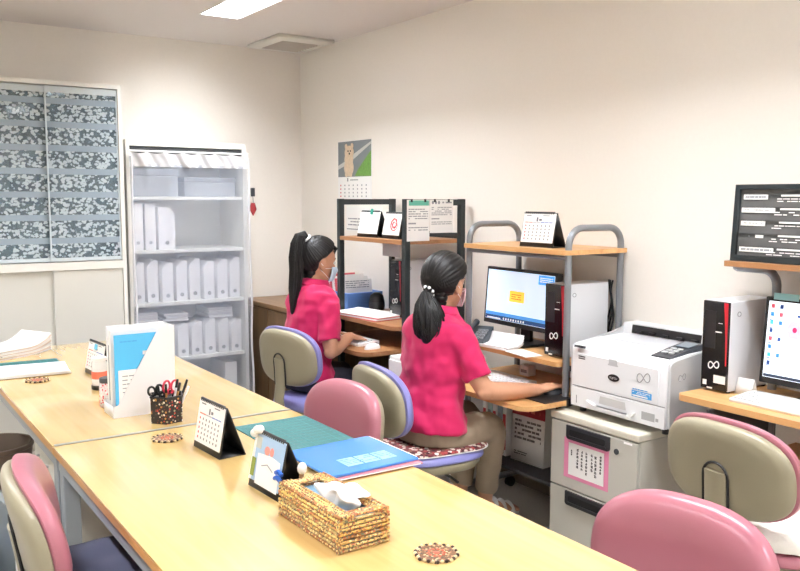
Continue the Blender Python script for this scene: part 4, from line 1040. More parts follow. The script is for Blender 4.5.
m = MB(); lines(pl, m, .025, .02, .175, .15, 9, .25, 5, .3, 0, .0012, .0016); m.build('print', greyink_m, o)
m = MB(); pl.rect(m, .10, .215, .135, .228, .0002, .001); m.build('tab', paper_m, o)
m = MB(); lines(pl, m, .02, .262, .10, .272, 1, .5, 5, .3, 0, .0002, .0006); m.build('title', MATS['label blue'], o)
for i, y in enumerate((.03, .06, .09)):
    o = insert('document_folder', ('white document folder just behind the blue one in the magazine file', 'white document folder in the middle of the magazine file', 'white document folder at the back of the magazine file')[i], y, .006+.002*i, .219, .306+.004*i, (card_m, paper_m, card_m)[i], .012)
    MB().box((.006+.002*i-.001, y+.002, .05), (.006+.002*i, y+.010, .25)).build('edge_pages', greyink_m if i == 1 else paper_m, o)

# pen pot
t = thing('pen_pot', 'six sided black pen pot with flower print', 'pen holder', (.932, 2.832, Z0), .2)
fl = voropat('flower print', (26, 24, 26), [(186, 60, 50), (226, 220, 206), (60, 50, 46), (190, 140, 70), (110, 50, 42), (150, 150, 120)], 105, .38, .45)
m = MB(); n = 6; ro, ri = .062, .057
def hexr(r, z): return [m.bm.verts.new(V((r*math.cos(2*PI*i/n), r*math.sin(2*PI*i/n), z))) for i in range(n)]
rings = [hexr(ro*.97, 0), hexr(ro, .092), hexr(ri, .092), hexr(ri*.97, .004)]
m.skin(rings, 0, True); m.build('pot', fl, t, smooth=0)
m = MB(); m.tube([V((ro*.985*math.cos(2*PI*i/n), ro*.985*math.sin(2*PI*i/n), .092)) for i in range(n)], .0035, n=8, closed=True); m.build('rim', black_m, t)
pens = [(-.03, .01, -.10, .05, (30, 30, 32), 'black pen leaning left in the pen pot'), (.0, .03, .05, .12, (40, 60, 120), 'blue pen at the back of the pen pot'), (.02, .012, .22, .05, (230, 230, 232), 'white pen leaning right in the pen pot'), (.032, -.01, .34, -.05, (24, 24, 26), 'black marker leaning far right in the pen pot'), (.028, -.026, .40, -.14, (236, 236, 236), 'white capped pen leaning over the right rim'), (-.012, -.02, -.06, -.12, (190, 130, 70), 'orange pencil at the front of the pen pot'), (.012, -.03, .18, -.16, (200, 150, 90), 'wooden ruler stick at the front right of the pen pot')]
for i, (x, y, tx, ty, c, lab) in enumerate(pens):
    o = thing('pen', lab, 'pen', (.937+x*.6, 2.832+y*.6, Z0+.005), 0, 'pens in the flower print pot'); o.rotation_euler = (-ty, tx, 0)
    L = .125+.006*(i % 4)
    MB().cyl((0, 0, 0), (0, 0, L-.03), .0042, n=12).build('barrel', mat('pen %d %d %d' % c, c, .4), o)
    MB().cyl((0, 0, L-.03), (0, 0, L), .0050, .0040, n=12).build('cap', (black_m, white_m, black_m)[i % 3], o)
t = thing('scissors', 'red handled scissors standing in the pen pot', 'scissors', (.940, 2.845, Z0+.006)); t.rotation_euler = (.04, .1, .3)
sr = mat('scissor red', (206, 52, 74), .35)
MB().prism([(-.006, -.001, 0), (.006, -.001, 0), (.008, -.001, .085), (-.008, -.001, .085)], (0, .002, 0)).build('blades', chrome_m, t)
for s in (-1, 1): MB().tube([(s*.017+.014*math.cos(a), 0, .112+.020*math.sin(a)) for a in [2*PI*i/16 for i in range(16)]], .004, n=8, closed=True).build('handle', sr, t)
m = MB(); m.tube([(-.006, 0, .084), (-.012, 0, .096)], .005, n=8); m.tube([(.006, 0, .084), (.012, 0, .096)], .005, n=8); m.build('handle_neck', sr, t)
t = thing('scissors', 'black handled scissors standing at the left of the pen pot', 'scissors', (.912, 2.84, Z0+.006)); t.rotation_euler = (.0, -.14, .0)
MB().prism([(-.006, -.001, 0), (.006, -.001, 0), (.008, -.001, .085), (-.008, -.001, .085)], (0, .002, 0)).build('blades', chrome_m, t)
for s in (-1, 1): MB().tube([(s*.014+.012*math.cos(a), 0, .105+.016*math.sin(a)) for a in [2*PI*i/16 for i in range(16)]], .004, n=8, closed=True).build('handle', black_m, t)

# candy jar and small jar behind the file
t = thing('jar', 'clear jar with red and white sweets and dark lid behind the magazine file', 'jar', (.815, 3.15, Z0))
MB().lathe((0, 0, 0), [(.026, 0), (.030, .004), (.030, .085), (.026, .092)], 24).build('jar_body', voropat('sweets', (226, 222, 222), [(220, 90, 100), (240, 236, 236), (236, 200, 200)], 130, .5, .15), t, smooth=60)
MB().lathe((0, 0, .092), [(.028, 0), (.029, .002), (.029, .016), (.027, .018)], 24).build('lid', mat('jar lid', (70, 72, 76), .35), t)
t = thing('jar', 'clear jar with black base and orange label beside the far table calendar', 'jar', (.865, 3.46, Z0))
MB().lathe((0, 0, .018), [(.030, 0), (.030, .09), (.026, .10)], 24).build('jar_body', mat('clear jar', (226, 226, 226), .1), t, smooth=60)
MB().lathe((0, 0, 0), [(.030, 0), (.033, .003), (.033, .018), (.030, .019)], 24).build('base', black_m, t)
MB().lathe((0, 0, .045), [(.0305, 0), (.0308, .002), (.0308, .028), (.0305, .03)], 24).build('label', mat('orange label', (222, 110, 86), .6), t)
MB().lathe((0, 0, .118), [(.027, 0), (.030, .001), (.030, .012), (.028, .014)], 24).build('lid', white_m, t)

# calendars
t, pl, L = desk_calendar('desk calendar with blue clip on the far table beside the jar', (.905, 3.735, Z0), math.radians(5), .205, .145, .085, 8)
m = MB(); pl.rect(m, .085, L*.78, .115, L*.94, .0028, .006); m.build('blue_clip', mat('clip blue', (90, 190, 226), .5), t)
desk_calendar('desk calendar with a coloured weekday bar on the near table beside a coaster', (.908, 2.398, Z0), math.radians(4), .182, .152, .088, 9)
memo = mat('memo blue', (166, 196, 226), .7)
t, pl, L = desk_calendar('desk calendar with a blue picture and clipped white note on the near table', (.902, 1.978, Z0), math.radians(3), .165, .150, .10, 10, front=memo, grid=False)
m = MB(); pl.poly(m, [(.035, L*.10), (.155, L*.10), (.150, L*.62), (.10, L*.66), (.03, L*.62)], .0028, .0036); pl.rect(m, .0, .02, .012, L*.95, .0028, .0034); m.build('note', paper_m, t)
m = MB(); pl.rect(m, .004, L*.20, .024, L*.52, .0036, .0044); m.build('green_tag', mat('tag green', (132, 146, 62), .7), t)
m = MB(); pl.disc(m, .075, L*.72, .014, .012, .0028, .0034); pl.disc(m, .10, L*.73, .010, .012, .0028, .0034); m.build('picture_shapes', mat('picture pink', (222, 150, 140), .7), t)
m = MB(); pl.rect(m, .012, L*.70, .040, L*.90, .0028, .0034); m.build('picture_tag', mat('picture grey', (190, 196, 190), .7), t)
m = MB(); m.tube([pl.p(.06, L*.44, .004), pl.p(.09, L*.50, .005), pl.p(.12, L*.42, .004)], .0015, n=6); m.build('note_fold', greyink_m, t)
m = MB(); m.tube([pl.p(.140, L*.36, .006), pl.p(.155, L*.40, .010), pl.p(.170, L*.36, .006)], .006, n=8); m.tube([pl.p(.142, L*.46, .006), pl.p(.157, L*.50, .010), pl.p(.172, L*.46, .006)], .006, n=8); m.build('blue_clip', mat('clip dark blue', (40, 96, 190), .4), t)
m = MB()
for u, v in ((.012, 1.0), (.026, 1.03), (.0, .93)): m.ell(pl.p(u, L*v, .008), (.012, .012, .012), n=12)
m.build('cotton_ball', paper_m, t)
o = thing('whisk_brush', 'small brown brush with a white tip clipped behind the blue picture calendar', 'brush', (.955, 1.870, Z0), .4); o.rotation_euler = (.0, .15, .4)
MB().cyl((0, 0, 0), (0, 0, .075), .007, .006, n=10).build('brush_stem', mat('brush brown', (150, 116, 84), .7), o); MB().ell((0, 0, .085), (.013, .013, .016), n=12).build('tip', paper_m, o)

# coasters
cmat = voropat('bead ring', (120, 78, 42), [(214, 196, 156), (96, 70, 50), (180, 150, 110), (70, 58, 48), (170, 110, 84)], 190, .55, .5)
def coaster(label, loc, rz):
    t = thing('coaster', label, 'coaster', loc, rz, 'beaded coasters')
    m = MB(); n = 8; m.prism([(.046*math.cos(2*PI*i/n), .046*math.sin(2*PI*i/n), .0) for i in range(n)], (0, 0, .005)); m.build('disc', cmat, t)
    m = MB()
    for i in range(28):
        a = 2*PI*i/28; r = .0485*math.cos(PI/8)/math.cos((a % (PI/4))-PI/8); m.ell((r*math.cos(a), r*math.sin(a), .0042), (.0044, .0044, .0042), n=8, mi=i % 2)
    m.build('bead_edge', [mat('bead dark', (54, 34, 24), .4), mat('bead light', (226, 206, 160), .4)], t)
    m = MB()
    for i in range(10): a = 2*PI*i/10; m.ell((.018*math.cos(a), .018*math.sin(a), .0052), (.004, .004, .002), n=8)
    m.ell((0, 0, .0052), (.008, .008, .002), n=10); m.build('bead_rosette', mat('bead red', (190, 96, 70), .4), t)
    return t
coaster('beaded coaster on the near table beside the tissue box', (1.055, 1.412, Z0), .1)
coaster('beaded coaster on the near table next to the pen pot', (.857, 2.605, Z0), .2)
coaster('beaded coaster on the far table in front of the papers', (.682, 3.755, Z0), .3)

# cutting mat, blue file, papers
mg = mat('cutting mat green', (36, 104, 106), .55, bump=.05, bscale=500)
def cutmat(label, loc, rz, w, l):
    t = thing('cutting_mat', label, 'cutting mat', loc, rz, 'green cutting mats')
    MB().box((0, 0, .0003), (w, l, .003), bev=.001).build('mat', mg, t)
    pl = Plane((0, 0, .003), (1, 0, 0), (0, 1, 0)); m = MB(); st = .03
    for i in range(int(w/st)): pl.rect(m, .015+i*st, .015, .0160+i*st, l-.015, 0, .0007)
    for j in range(int(l/st)): pl.rect(m, .015, .015+j*st, w-.015, .0160+j*st, 0, .0007)
    m.build('printed_lines', mat('mat lines', (84, 148, 148), .7), t); return t
cutmat('green cutting mat on the near table beside the empty pink chair', (1.088, 2.195, Z0), 0, .272, .42)
cutmat('green cutting mat on the far table under white papers', (.56, 3.90, Z0), math.radians(-4), .275, .35)
t = thing('folder', 'pink folder lying under the blue file on the near table', 'folder', (1.098, 1.935, Z0+.0034), math.radians(-1))
MB().box((0, 0, 0), (.293, .262, .006), bev=.002).build('cover', mat('pink folder', (206, 128, 140), .5), t); MB().box((.004, -.0008, .0015), (.285, .0, .0045)).build('pages', paper_m, t)
t = thing('folder', 'bright blue clear file with white printed labels on the near table', 'folder', (1.090, 1.945, Z0+.0098), math.radians(1))
MB().box((0, 0, 0), (.300, .275, .009), bev=.003).build('cover', mat('file blue', (70, 140, 222), .18, coat=.5), t)
m = MB()
for q in range(3): m.box((.010-.004*q, .006+.006*q, .001+.0025*q), (.3045, .272, .0022+.0025*q))
m.build('pages', paper_m, t)
pl = Plane((0, 0, .009), (1, 0, 0), (0, 1, 0)); m = MB()
for q in range(3): pl.rect(m, .085+.058*q, .045, .138+.058*q, .115, 0, .0004)
m.build('label_row', mat('pale blue label', (146, 192, 236), .5), t)
m = MB(); lines(pl, m, .09, .055, .25, .108, 4, .3, 3, .3, 0, .0004, .0007); m.build('print', mat('file print', (54, 110, 190), .5), t)
t = thing('cable', 'thin white cord lying beside the blue file on the near table', 'cord', (0, 0, Z0))
MB().tube([(1.00+.09*math.sin(i*.45)*.4+.012*i, 2.02-.018*i+.012*math.cos(i*.8), .0022) for i in range(9)], .002, n=6).build('cord', white_m, t)
o = sheet_stack('paper_sheets', 'fan of white papers spread over the far green cutting mat', 'papers', (.695, 3.96, Z0+.0034), math.radians(-4), .24, .30, 4, [paper_m, card_m], .003, .0, seed=9)
o = sheet_stack('paper_stack', 'thick pile of loose papers at the far left end of the far table', 'papers', (.70, 4.48, Z0), .5, .22, .30, 9, [card_m, mat('buff sheet', (222, 206, 196), .8), paper_m], .0045, .06, seed=11)

# tissue box made of rolled paper sticks
t = thing('tissue_box', 'woven rolled paper tissue box holder on the near table', 'tissue box', (.874, 1.525, Z0), math.radians(1))
bw, bl_, bh = .134, .287, .078
def stickm(i):
    c = ((216, 172, 92), (230, 200, 128), (170, 116, 62), (204, 160, 92), (226, 190, 110), (208, 150, 96), (186, 160, 104))[i]
    nm = 'paper stick %d' % i
    if nm in MATS: return MATS[nm]
    return voropat(nm, c, [c, c, (240, 214, 150), (176, 100, 66), (110, 82, 54), c, (120, 120, 96), (150, 92, 56)], 210, .62, .5)
sm = [stickm(i) for i in range(7)]
R_ = random.Random(2); rr = .0049
for nm, along in (('side_wall', 0), ('side_wall', 1), ('end_wall', 2), ('end_wall', 3)):
    m = MB()
    for r in range(8):
        z = rr+r*(bh-2*rr)/7
        e = rr*(.6 if r % 2 else -.4)
        if along < 2:
            x = rr if along == 0 else bw-rr
            pts = [(x+.0006*R_.uniform(-1, 1), -e+(bl_+2*e)*k/6, z) for k in range(7)]
        else:
            y = rr if along == 2 else bl_-rr
            pts = [(e+(bw-2*e)*k/4, y+.0006*R_.uniform(-1, 1), z) for k in range(5)]
        m.tube(pts, rr*.82, n=9, mi=R_.randrange(7))
    m.build(nm, sm, t, smooth=60)
m = MB()
for x in (.006, .0155, .025, .0345, .0995, .109, .1185, .128):
    m.tube([(x, -.002+(bl_+.004)*k/6, bh+.004+.0008*R_.uniform(-1, 1)) for k in range(7)], .0040, n=9, mi=R_.randrange(7))
for y in (.008, .0175, .027, bl_-.027, bl_-.0175, bl_-.008):
    m.tube([(.030+(.074)*k/4, y, bh+.0035) for k in range(5)], .0039, n=9, mi=R_.randrange(7))
m.build('top_frame', sm, t, smooth=60)
o = thing('tissue_pack', 'tissue pack with a white tissue pulled up inside the woven holder', 'tissues', (.874, 1.525, Z0), math.radians(1))
MB().box((.0125, .0125, .0005), (bw-.0125, bl_-.0125, bh-.012), bev=.004).build('pack', mat('tissue pack', (120, 160, 190), .6), o)
def tis(u, v):
    a = u*2*PI; r = (.008+.040*math.sin(PI*min(1, v*.62+.1)))*(1+.30*math.sin(a*3+v*4)+.15*math.sin(a*7))*(1-v**5)
    return V((bw/2+r*math.cos(a)*.8+.012*math.sin(v*3), bl_/2-.02+r*math.sin(a)*1.7-.045*v*v, bh-.013+.085*v*(1-.52*v)+.010*math.sin(a*2+1)*v))
b = MB().grid(tis, 48, 14).build('tissue', mat('tissue', (244, 246, 248), .9), o, smooth=180)
# ================================================================ the two women
skin_m = mat('skin', (190, 140, 110), .55, var=.05, vscale=30)
hair_m = mat('black hair', (17, 15, 16), .48, spec=.35)
pinkshirt = mat('magenta polo', (186, 8, 80), .8, bump=.06, bscale=900, sheen=.15)
khaki = mat('khaki trousers', (150, 134, 114), .8, bump=.06, bscale=700)
navyp = mat('dark trousers', (40, 42, 54), .8)
shoe_w = mat('white sandal', (226, 224, 220), .6)
mask_b = mat('pale blue mask', (184, 208, 226), .8); mask_p = mat('pale pink mask', (236, 196, 208), .8)

def arc(p0, p1, p2, n=8):
    """smooth path through three joints, rounded only near the middle one"""
    p0, p1, p2 = V(p0), V(p1), V(p2); out = []
    a, b = p1+(p0-p1)*.22, p1+(p2-p1)*.22
    for k in range(5): out.append(p0+(a-p0)*k/5)
    for k in range(5):
        s = k/4; out.append(a*(1-s)**2+p1*2*s*(1-s)+b*s*s)
    for k in range(1, 6): out.append(b+(p2-b)*k/5)
    return out
def lerp_r(rs, n):
    out = []
    for i in range(n):
        f = i/(n-1)*(len(rs)-1); k = min(int(f), len(rs)-2); out.append(rs[k]+(rs[k+1]-rs[k])*(f-k))
    return out
def hand(m, wrist, d, palm_n, thumb_side, spread=.20, curl=.24, s=1.0, tilt=0):
    """palm, four unequal bent fingers and a thumb leaving the side of the palm"""
    wv, d, n = V(wrist), V(d).normalized(), V(palm_n).normalized()
    side = V(thumb_side); side = (side-d*side.dot(d)).normalized(); n = (n-d*n.dot(d)-side*n.dot(side)).normalized()
    m.loft([(wv-d*.03, side*.026*s, n*.019*s), (wv, side*.027*s, n*.018*s), (wv+d*.025*s, side*.036*s, n*.0155*s), (wv+d*.055*s, side*.041*s, n*.014*s), (wv+d*.080*s, side*.040*s, n*.0115*s), (wv+d*.088*s, side*.034*s, n*.008*s)], 20)
    for i, (off, L, r) in enumerate(((.031, .068, .0086), (.0105, .077, .0090), (-.0105, .071, .0086), (-.031, .056, .0076))):
        base = wv+d*(.078-.004*abs(i-1.2))*s+side*off*s
        dd = (d+side*(off/.031)*spread).normalized(); pts = [base-dd*.015, base]; p = base; bend = .0
        for q, (fr, bn) in enumerate(((.45, curl*.5), (.30, curl), (.25, curl*.9))):
            bend += bn; v = dd*math.cos(bend)+n*math.sin(bend); p = p+v*L*fr*s; pts.append(p)
        m.tube(pts, [r*s*1.02, r*s, r*s*.97, r*s*.9, r*s*.8], n=10, round_ends=True)
    tb = wv+d*.022*s+side*.028*s+n*.004
    t1 = (d*.62+side*.75+n*.25).normalized(); t2 = (d*.92+side*.28+n*.35).normalized()
    m.tube([tb-t1*.012, tb+t1*.030*s, tb+t1*.030*s+t2*.026*s, tb+t1*.030*s+t2*.048*s], [.0125*s, .0115*s, .0098*s, .0085*s], n=10, round_ends=True)

def head_parts(m, c, rotm):
    """skull, jaw, nose, ears, brow; c is the skull centre, rotm turns the head (face to +x)"""
    P = lambda x, y, z: c+rotm @ V((x, y, z))
    m.ell(P(-.006, 0, .022), (.095, .076, .092), rotm, 28)
    m.loft([(P(.022, 0, -.112), rotm @ V((.030, 0, 0)), rotm @ V((0, .020, 0))), (P(.020, 0, -.100), rotm @ V((.048, 0, 0)), rotm @ V((0, .040, 0))), (P(.012, 0, -.075), rotm @ V((.066, 0, 0)), rotm @ V((0, .056, 0))), (P(.008, 0, -.04), rotm @ V((.078, 0, 0)), rotm @ V((0, .065, 0))), (P(.0, 0, .0), rotm @ V((.086, 0, 0)), rotm @ V((0, .070, 0))), (P(0, 0, .03), rotm @ V((.084, 0, 0)), rotm @ V((0, .070, 0)))], 24)
    m.loft([(P(.080, 0, .008), rotm @ V((.008, 0, 0)), rotm @ V((0, .008, 0))), (P(.090, 0, -.018), rotm @ V((.013, 0, 0)), rotm @ V((0, .011, 0))), (P(.094, 0, -.034), rotm @ V((.015, 0, 0)), rotm @ V((0, .015, 0))), (P(.084, 0, -.044), rotm @ V((.012, 0, 0)), rotm @ V((0, .014, 0)))], 12)
    m.ell(P(.078, 0, -.066), (.014, .024, .007), rotm, 14); m.ell(P(.076, 0, -.078), (.013, .021, .007), rotm, 14)
    for s in (-1, 1):
        m.ell(P(.066, s*.030, .018), (.018, .022, .008), rotm, 12)
        er = rotm @ Matrix.Rotation(s*.35, 3, 'Z') @ Matrix.Rotation(-.2, 3, 'Y')
        m.ell(P(-.008, s*.077, -.018), (.020, .008, .032), er, 16)
        m.ell(P(-.004, s*.074, -.042), (.010, .007, .012), er, 10)
    return P

def person(label, loc, rotz, sh, arms, legs, lean, head_c, head_rot, hips, trousers, mask, hair, fatness=1.0, shirt_bottom=-.051):
    """seated figure facing +x. sh: shoulder joints, arms: (elbow, wrist, hand dir, palm normal, thumb side), legs: (hip, knee, ankle, toe)"""
    t = thing('person', label, 'person', loc, rotz)
    f = fatness; hz = hips
    L = lambda q: lean*max(0, q)     # forward lean with height
    def torso(m, g, z_from=0.0):
        secs = []
        for dz, x, rx, ry in ((-.075, .02, .105, .150), (-.05, .01, .125, .172), (0, 0, .130, .178), (.06, -.012, .120, .168), (.13, -.010, .105, .150), (.20, 0, .100, .146), (.28, .006, .106, .156), (.355, .008, .108, .166), (.41, .004, .100, .168), (.445, .0, .082, .150), (.468, -.004, .064, .105), (.482, -.004, .052, .066)):
            if dz < z_from: continue
            secs.append((V((x+L(dz), 0, hz+dz)), V((rx*f+g, 0, -(rx*f+g)*lean*.6)), V((0, ry*f+g, 0))))
        m.loft(secs, 36)
    ntop = V((L(.56)+.035, 0, hz+.60))
    nb = V((L(.45)-.012, 0, hz+.44))
    # ---- body: head, neck, arms, hands, legs and feet in one skin
    m = MB(); torso(m, -.012)
    hc = V(head_c); P = head_parts(m, hc, head_rot)
    m.tube([nb, nb*.6+(hc+head_rot @ V((-.022, 0, -.06)))*.4, hc+head_rot @ V((-.020, 0, -.06)), hc+head_rot @ V((-.01, 0, -.01))], [.064, .052, .049, .05], n=20)
    for s, (el, wr, hd, pn, th) in zip((-1, 1), arms):
        S_ = V(sh[0 if s < 0 else 1])
        pts = arc(S_, el, wr); m.tube(pts, lerp_r([.050, .045, .040, .0385, .040, .034, .0255], len(pts)), n=18, round_ends=True)
        m.ell(V(el), (.036, .036, .036), n=12)
        hand(m, wr, hd, pn, th)
    for s, (hp, kn, an, toe) in zip((-1, 1), legs):
        pts = arc(hp, kn, an); m.tube(pts, lerp_r([.078, .072, .062, .056, .050, .052, .046, .036, .033], len(pts)), n=18, round_ends=True)
        an, toe = V(an), V(toe); fd = (toe-an); fd.z = 0; fd.normalize(); sd = V((-fd.y, fd.x, 0)); g = .018
        zf = lambda r: g+r
        m.loft([(V((an.x, an.y, 0))-fd*.058+V((0, 0, g+.028)), sd*.020, V((0, 0, .024))), (V((an.x, an.y, 0))-fd*.04+V((0, 0, g+.032)), sd*.031, V((0, 0, .032))), (V((an.x, an.y, 0))+V((0, 0, g+.036)), sd*.034, V((0, 0, .036))), (V((an.x, an.y, 0))+fd*.06+V((0, 0, g+.030)), sd*.037, V((0, 0, .030))), (V((an.x, an.y, 0))+fd*.12+V((0, 0, g+.019)), sd*.043, V((0, 0, .019))), (V((an.x, an.y, 0))+fd*.155+V((0, 0, g+.014)), sd*.036, V((0, 0, .013))), (V((an.x, an.y, 0))+fd*.172+V((0, 0, g+.010)), sd*.020, V((0, 0, .009)))], 20)
        m.tube([an, V((an.x, an.y, g+.04))], [.034, .034], n=16)
        for q in range(5): m.ell(V((an.x, an.y, 0))+fd*(.166-.007*abs(q-(1 if s > 0 else 3)))+sd*(.032-.016*q)+V((0, 0, g+.010)), (.013, .008, .009), rot_to(fd), 10)
    body = organic(m.build('body', skin_m, t), .0045, 5)
    # eyes and brows
    for s in (-1, 1):
        e = MB(); e.ell(P(.074, s*.030, .001), (.010, .012, .0095), head_rot, 14); e.build('eye', mat('eye white', (228, 226, 222), .25), t)
        o2 = MB().ell(P(.0825, s*.030, .001), (.003, .0052, .0054), head_rot, 12).build('iris', mat('iris', (34, 24, 20), .2), t)
        MB().tube([P(.079, s*.014, .020), P(.083, s*.028, .026), P(.075, s*.046, .020)], [.0025, .003, .0015], n=6).build('eyebrow', hair_m, t)
    # ---- shirt: torso, short sleeves, collar
    m = MB(); torso(m, .020, shirt_bottom)
    for s, (el, wr, hd, pn, th) in zip((-1, 1), arms):
        S_ = V(sh[0 if s < 0 else 1]); e = V(el); dv = (e-S_)
        m.tube([S_-dv*.10+V((0, -s*.02, .0)), S_, S_+dv*.3, S_+dv*.60, S_+dv*.76], [.056, .062, .060, .059, .061], n=20)
        m.ell(S_+V((0, -s*.02, .0)), (.066, .066, .056), n=16)
    shirt = organic(m.build('shirt', pinkshirt, t), .006, 7, (.085, .030))
    # collar
    m = MB(); n_ = 28
    def col(u, v):
        a = (u-.5)*2*PI*.94+PI
        r = .066+.022*v; z = .006+.036*(1-v)**1.0-.002
        q = nb+V((.006, 0, .0))+(hc-nb).normalized()*(z+.034)
        return q+V((math.cos(a)*r*1.0, math.sin(a)*r*1.05, -.010*math.cos(a)))
    cl = m.grid(col, n_, 5).build('collar', pinkshirt, shirt, smooth=180); md = cl.modifiers.new('s', 'SOLIDIFY'); md.thickness = .004; bake(cl)
    # ---- trousers
    m = MB(); f2 = f
    m.loft([(V((.03, 0, hz-.075)), V((.095, 0, 0)), V((0, .150, 0))), (V((.01, 0, hz-.055)), V((.128, 0, 0)), V((0, .176, 0))), (V((0, 0, hz)), V((.128*f2, 0, 0)), V((0, .180*f2, 0))), (V((-.006, 0, hz+.05)), V((.108*f2, 0, 0)), V((0, .155*f2, 0)))], 30)
    for s, (hp, kn, an, toe) in zip((-1, 1), legs):
        an2 = V(kn)+(V(an)-V(kn))*.80
        pts = arc(hp, kn, an2); m.tube(pts, lerp_r([.084, .082, .076, .068, .064, .062, .058, .054, .052], len(pts)), n=20)
        m.ell(V(hp), (.085, .085, .078), n=16)
    tr = organic(m.build('trousers', trousers, t), .006, 6, (.06, .012))
    # ---- footwear
    for s, (hp, kn, an, toe) in zip((-1, 1), legs):
        an, toe = V(an), V(toe); fd = (toe-an); fd.z = 0; fd.normalize(); sd = V((-fd.y, fd.x, 0)); q = V((an.x, an.y, 0))
        m = MB(); pts = []
        for k in range(24):
            a = 2*PI*k/24; x = math.cos(a); y = math.sin(a); wd = .044 if x > 0 else .036
            pts.append(q+fd*(.058+.128*x)+sd*wd*y*(1-.15*abs(x)))
        m.prism(pts, (0, 0, .018)); so = m.build('sandal', shoe_w, t)
        for c_, hgt, wd in ((.125, .045, .048), (.085, .062, .044), (.045, .078, .041)):
            b = MB().tube([q+fd*c_+sd*wd*math.cos(a)+V((0, 0, .010+hgt*math.sin(a))) for a in [PI*k/10 for k in range(11)]], .013, n=8, flat=.4); b.build('strap', shoe_w, so)
        MB().tube([q-fd*(.02)+sd*.038+V((0, 0, .02)), q-fd*.055+sd*.03+V((0, 0, .045)), q-fd*.066+V((0, 0, .055)), q-fd*.055-sd*.03+V((0, 0, .045)), q-fd*.02-sd*.038+V((0, 0, .02))], .006, n=8).build('heel_strap', shoe_w, so)
    # ---- mask
    m = MB()
    def mk(u, v):
        a = (u-.5)*2.1; z = -.022-.076*v; bul = .018*math.sin(PI*v)**.7*math.cos(a*.9)
        rx = .090+bul+(.012 if v < .3 else 0)*math.cos(a*1.3)**4; ry = .078-.010*v
        return P(.004+rx*math.cos(a)*(1-.10*v), ry*math.sin(a)*1.02, z)
    mo = m.grid(mk, 28, 14).build('face_mask', mask, t, smooth=180); md = mo.modifiers.new('s', 'SOLIDIFY'); md.thickness = .003; md.offset = 1; bake(mo)
    for s in (-1, 1):
        for z0 in (-.030, -.088):
            e = mk(.5+s*.5, (-.022-z0)/.076)
            MB().tube([e, P(.01, s*.080, (z0-.02)/2-.01), P(-.022, s*.086, -.012 if z0 > -.05 else -.045)], .0013, n=6).build('ear_loop', white_m, mo)
    hair(t, P, hc, head_rot)
    return t

def hair_cap(t, P, tie, lift=0.0, part_seed=1, sweep=.0):
    """closed shell over the skull, ridged along strands that run to the tie point"""
    m = MB(); nu, nv = 260, 76; tie = V(tie).normalized(); R_ = random.Random(part_seed)
    ax = tie.orthogonal().normalized(); ay = tie.cross(ax)
    ph = [(R_.uniform(0, 6.28), R_.choice((31, 47, 61, 83)), R_.uniform(.4, 1)) for _ in range(5)]
    rings = []
    for j in range(1, nv):
        ring = []; th = PI*j/nv
        for i in range(nu):
            a = 2*PI*i/nu
            d = V((math.sin(th)*math.cos(a), math.sin(th)*math.sin(a), math.cos(th)))
            k = 1/math.sqrt((d.x/.097)**2+(d.y/.079)**2+(d.z/.094)**2)
            ear = max(0, 1-(((d.x-.0)/.30)**2+((d.z+.38)/.42)**2)) if abs(d.y) > .6 else 0
            edge = (.16+.95*max(d.z, -.36)+sweep*d.y)-d.x            # >0 : hair here, <0 : face
            low = d.z+.80+.16*max(0, -d.x)
            mk = min(edge*4, low*4, 1); mk = max(-1, mk)
            th_ = .017*max(0, mk)**.6 if mk > 0 else .022*mk
            th_ -= .020*ear
            th_ += lift*max(0, -d.x)*.01
            if mk > .05:
                an = math.atan2(d.dot(ay), d.dot(ax)); f = math.sqrt(max(0, 1-d.dot(tie)**2))
                th_ += .0015*sum(w_*math.sin(n_*an+p_) for p_, n_, w_ in ph)*min(1, f*2.5)
            r = k+th_
            ring.append(m.bm.verts.new(P(d.x*r-.006, d.y*r, d.z*r+.022)))
        rings.append(ring)
    m.skin(rings)
    for z_, w_, x_ in ((-.045, .060, -.050), (-.066, .054, -.046), (-.086, .046, -.040)): m.ell(P(x_, 0, z_), (.036, w_, .030), n=20)
    return m.build('hair', hair_m, t, smooth=180)
def tail(t, path, widths, flat, n, seed, r=.0035):
    """a bundle of strands following a path"""
    R_ = random.Random(seed); m = MB(); path = [V(p) for p in path]
    core = [p for p in path]; m.tube(core, [w*.80 for w in widths], n=14, flat=flat, round_ends=True)
    N = len(path)
    for k in range(n):
        a = R_.uniform(0, 2*PI); q = R_.uniform(.55, 1.0); w0 = R_.uniform(-.25, .25); pts = []
        last = N-(1 if R_.random() < .75 else 2)
        prev = None
        for i in range(last+1):
            tg = (path[min(i+1, N-1)]-path[max(i-1, 0)]).normalized()
            a_ = tg.orthogonal().normalized() if prev is None else (prev-tg*prev.dot(tg)).normalized()
            prev = a_; b = tg.cross(a_); aa = a+w0*i
            pts.append(path[i]+(a_*math.cos(aa)+b*math.sin(aa)*flat)*widths[i]*q)
        m.tube(pts, [r*.8]+[r]*(len(pts)-2)+[r*.25], n=5)
    return m.build('ponytail', hair_m, t, smooth=60)
def scrunchie(t, c, axis, r, m_, beads=0):
    axis = V(axis).normalized(); a = axis.orthogonal().normalized(); b = axis.cross(a)
    o = MB().tube([V(c)+(a*math.cos(x)+b*math.sin(x))*r for x in [2*PI*k/20 for k in range(20)]], r*.32, n=8, closed=True).build('hair_tie', m_, t)
    if beads:
        m = MB()
        for k in range(beads):
            x = 2*PI*k/beads; m.ell(V(c)+(a*math.cos(x)+b*math.sin(x))*r*1.15, (.0075, .0075, .0075), n=10)
        m.build('bead', white_m, o)

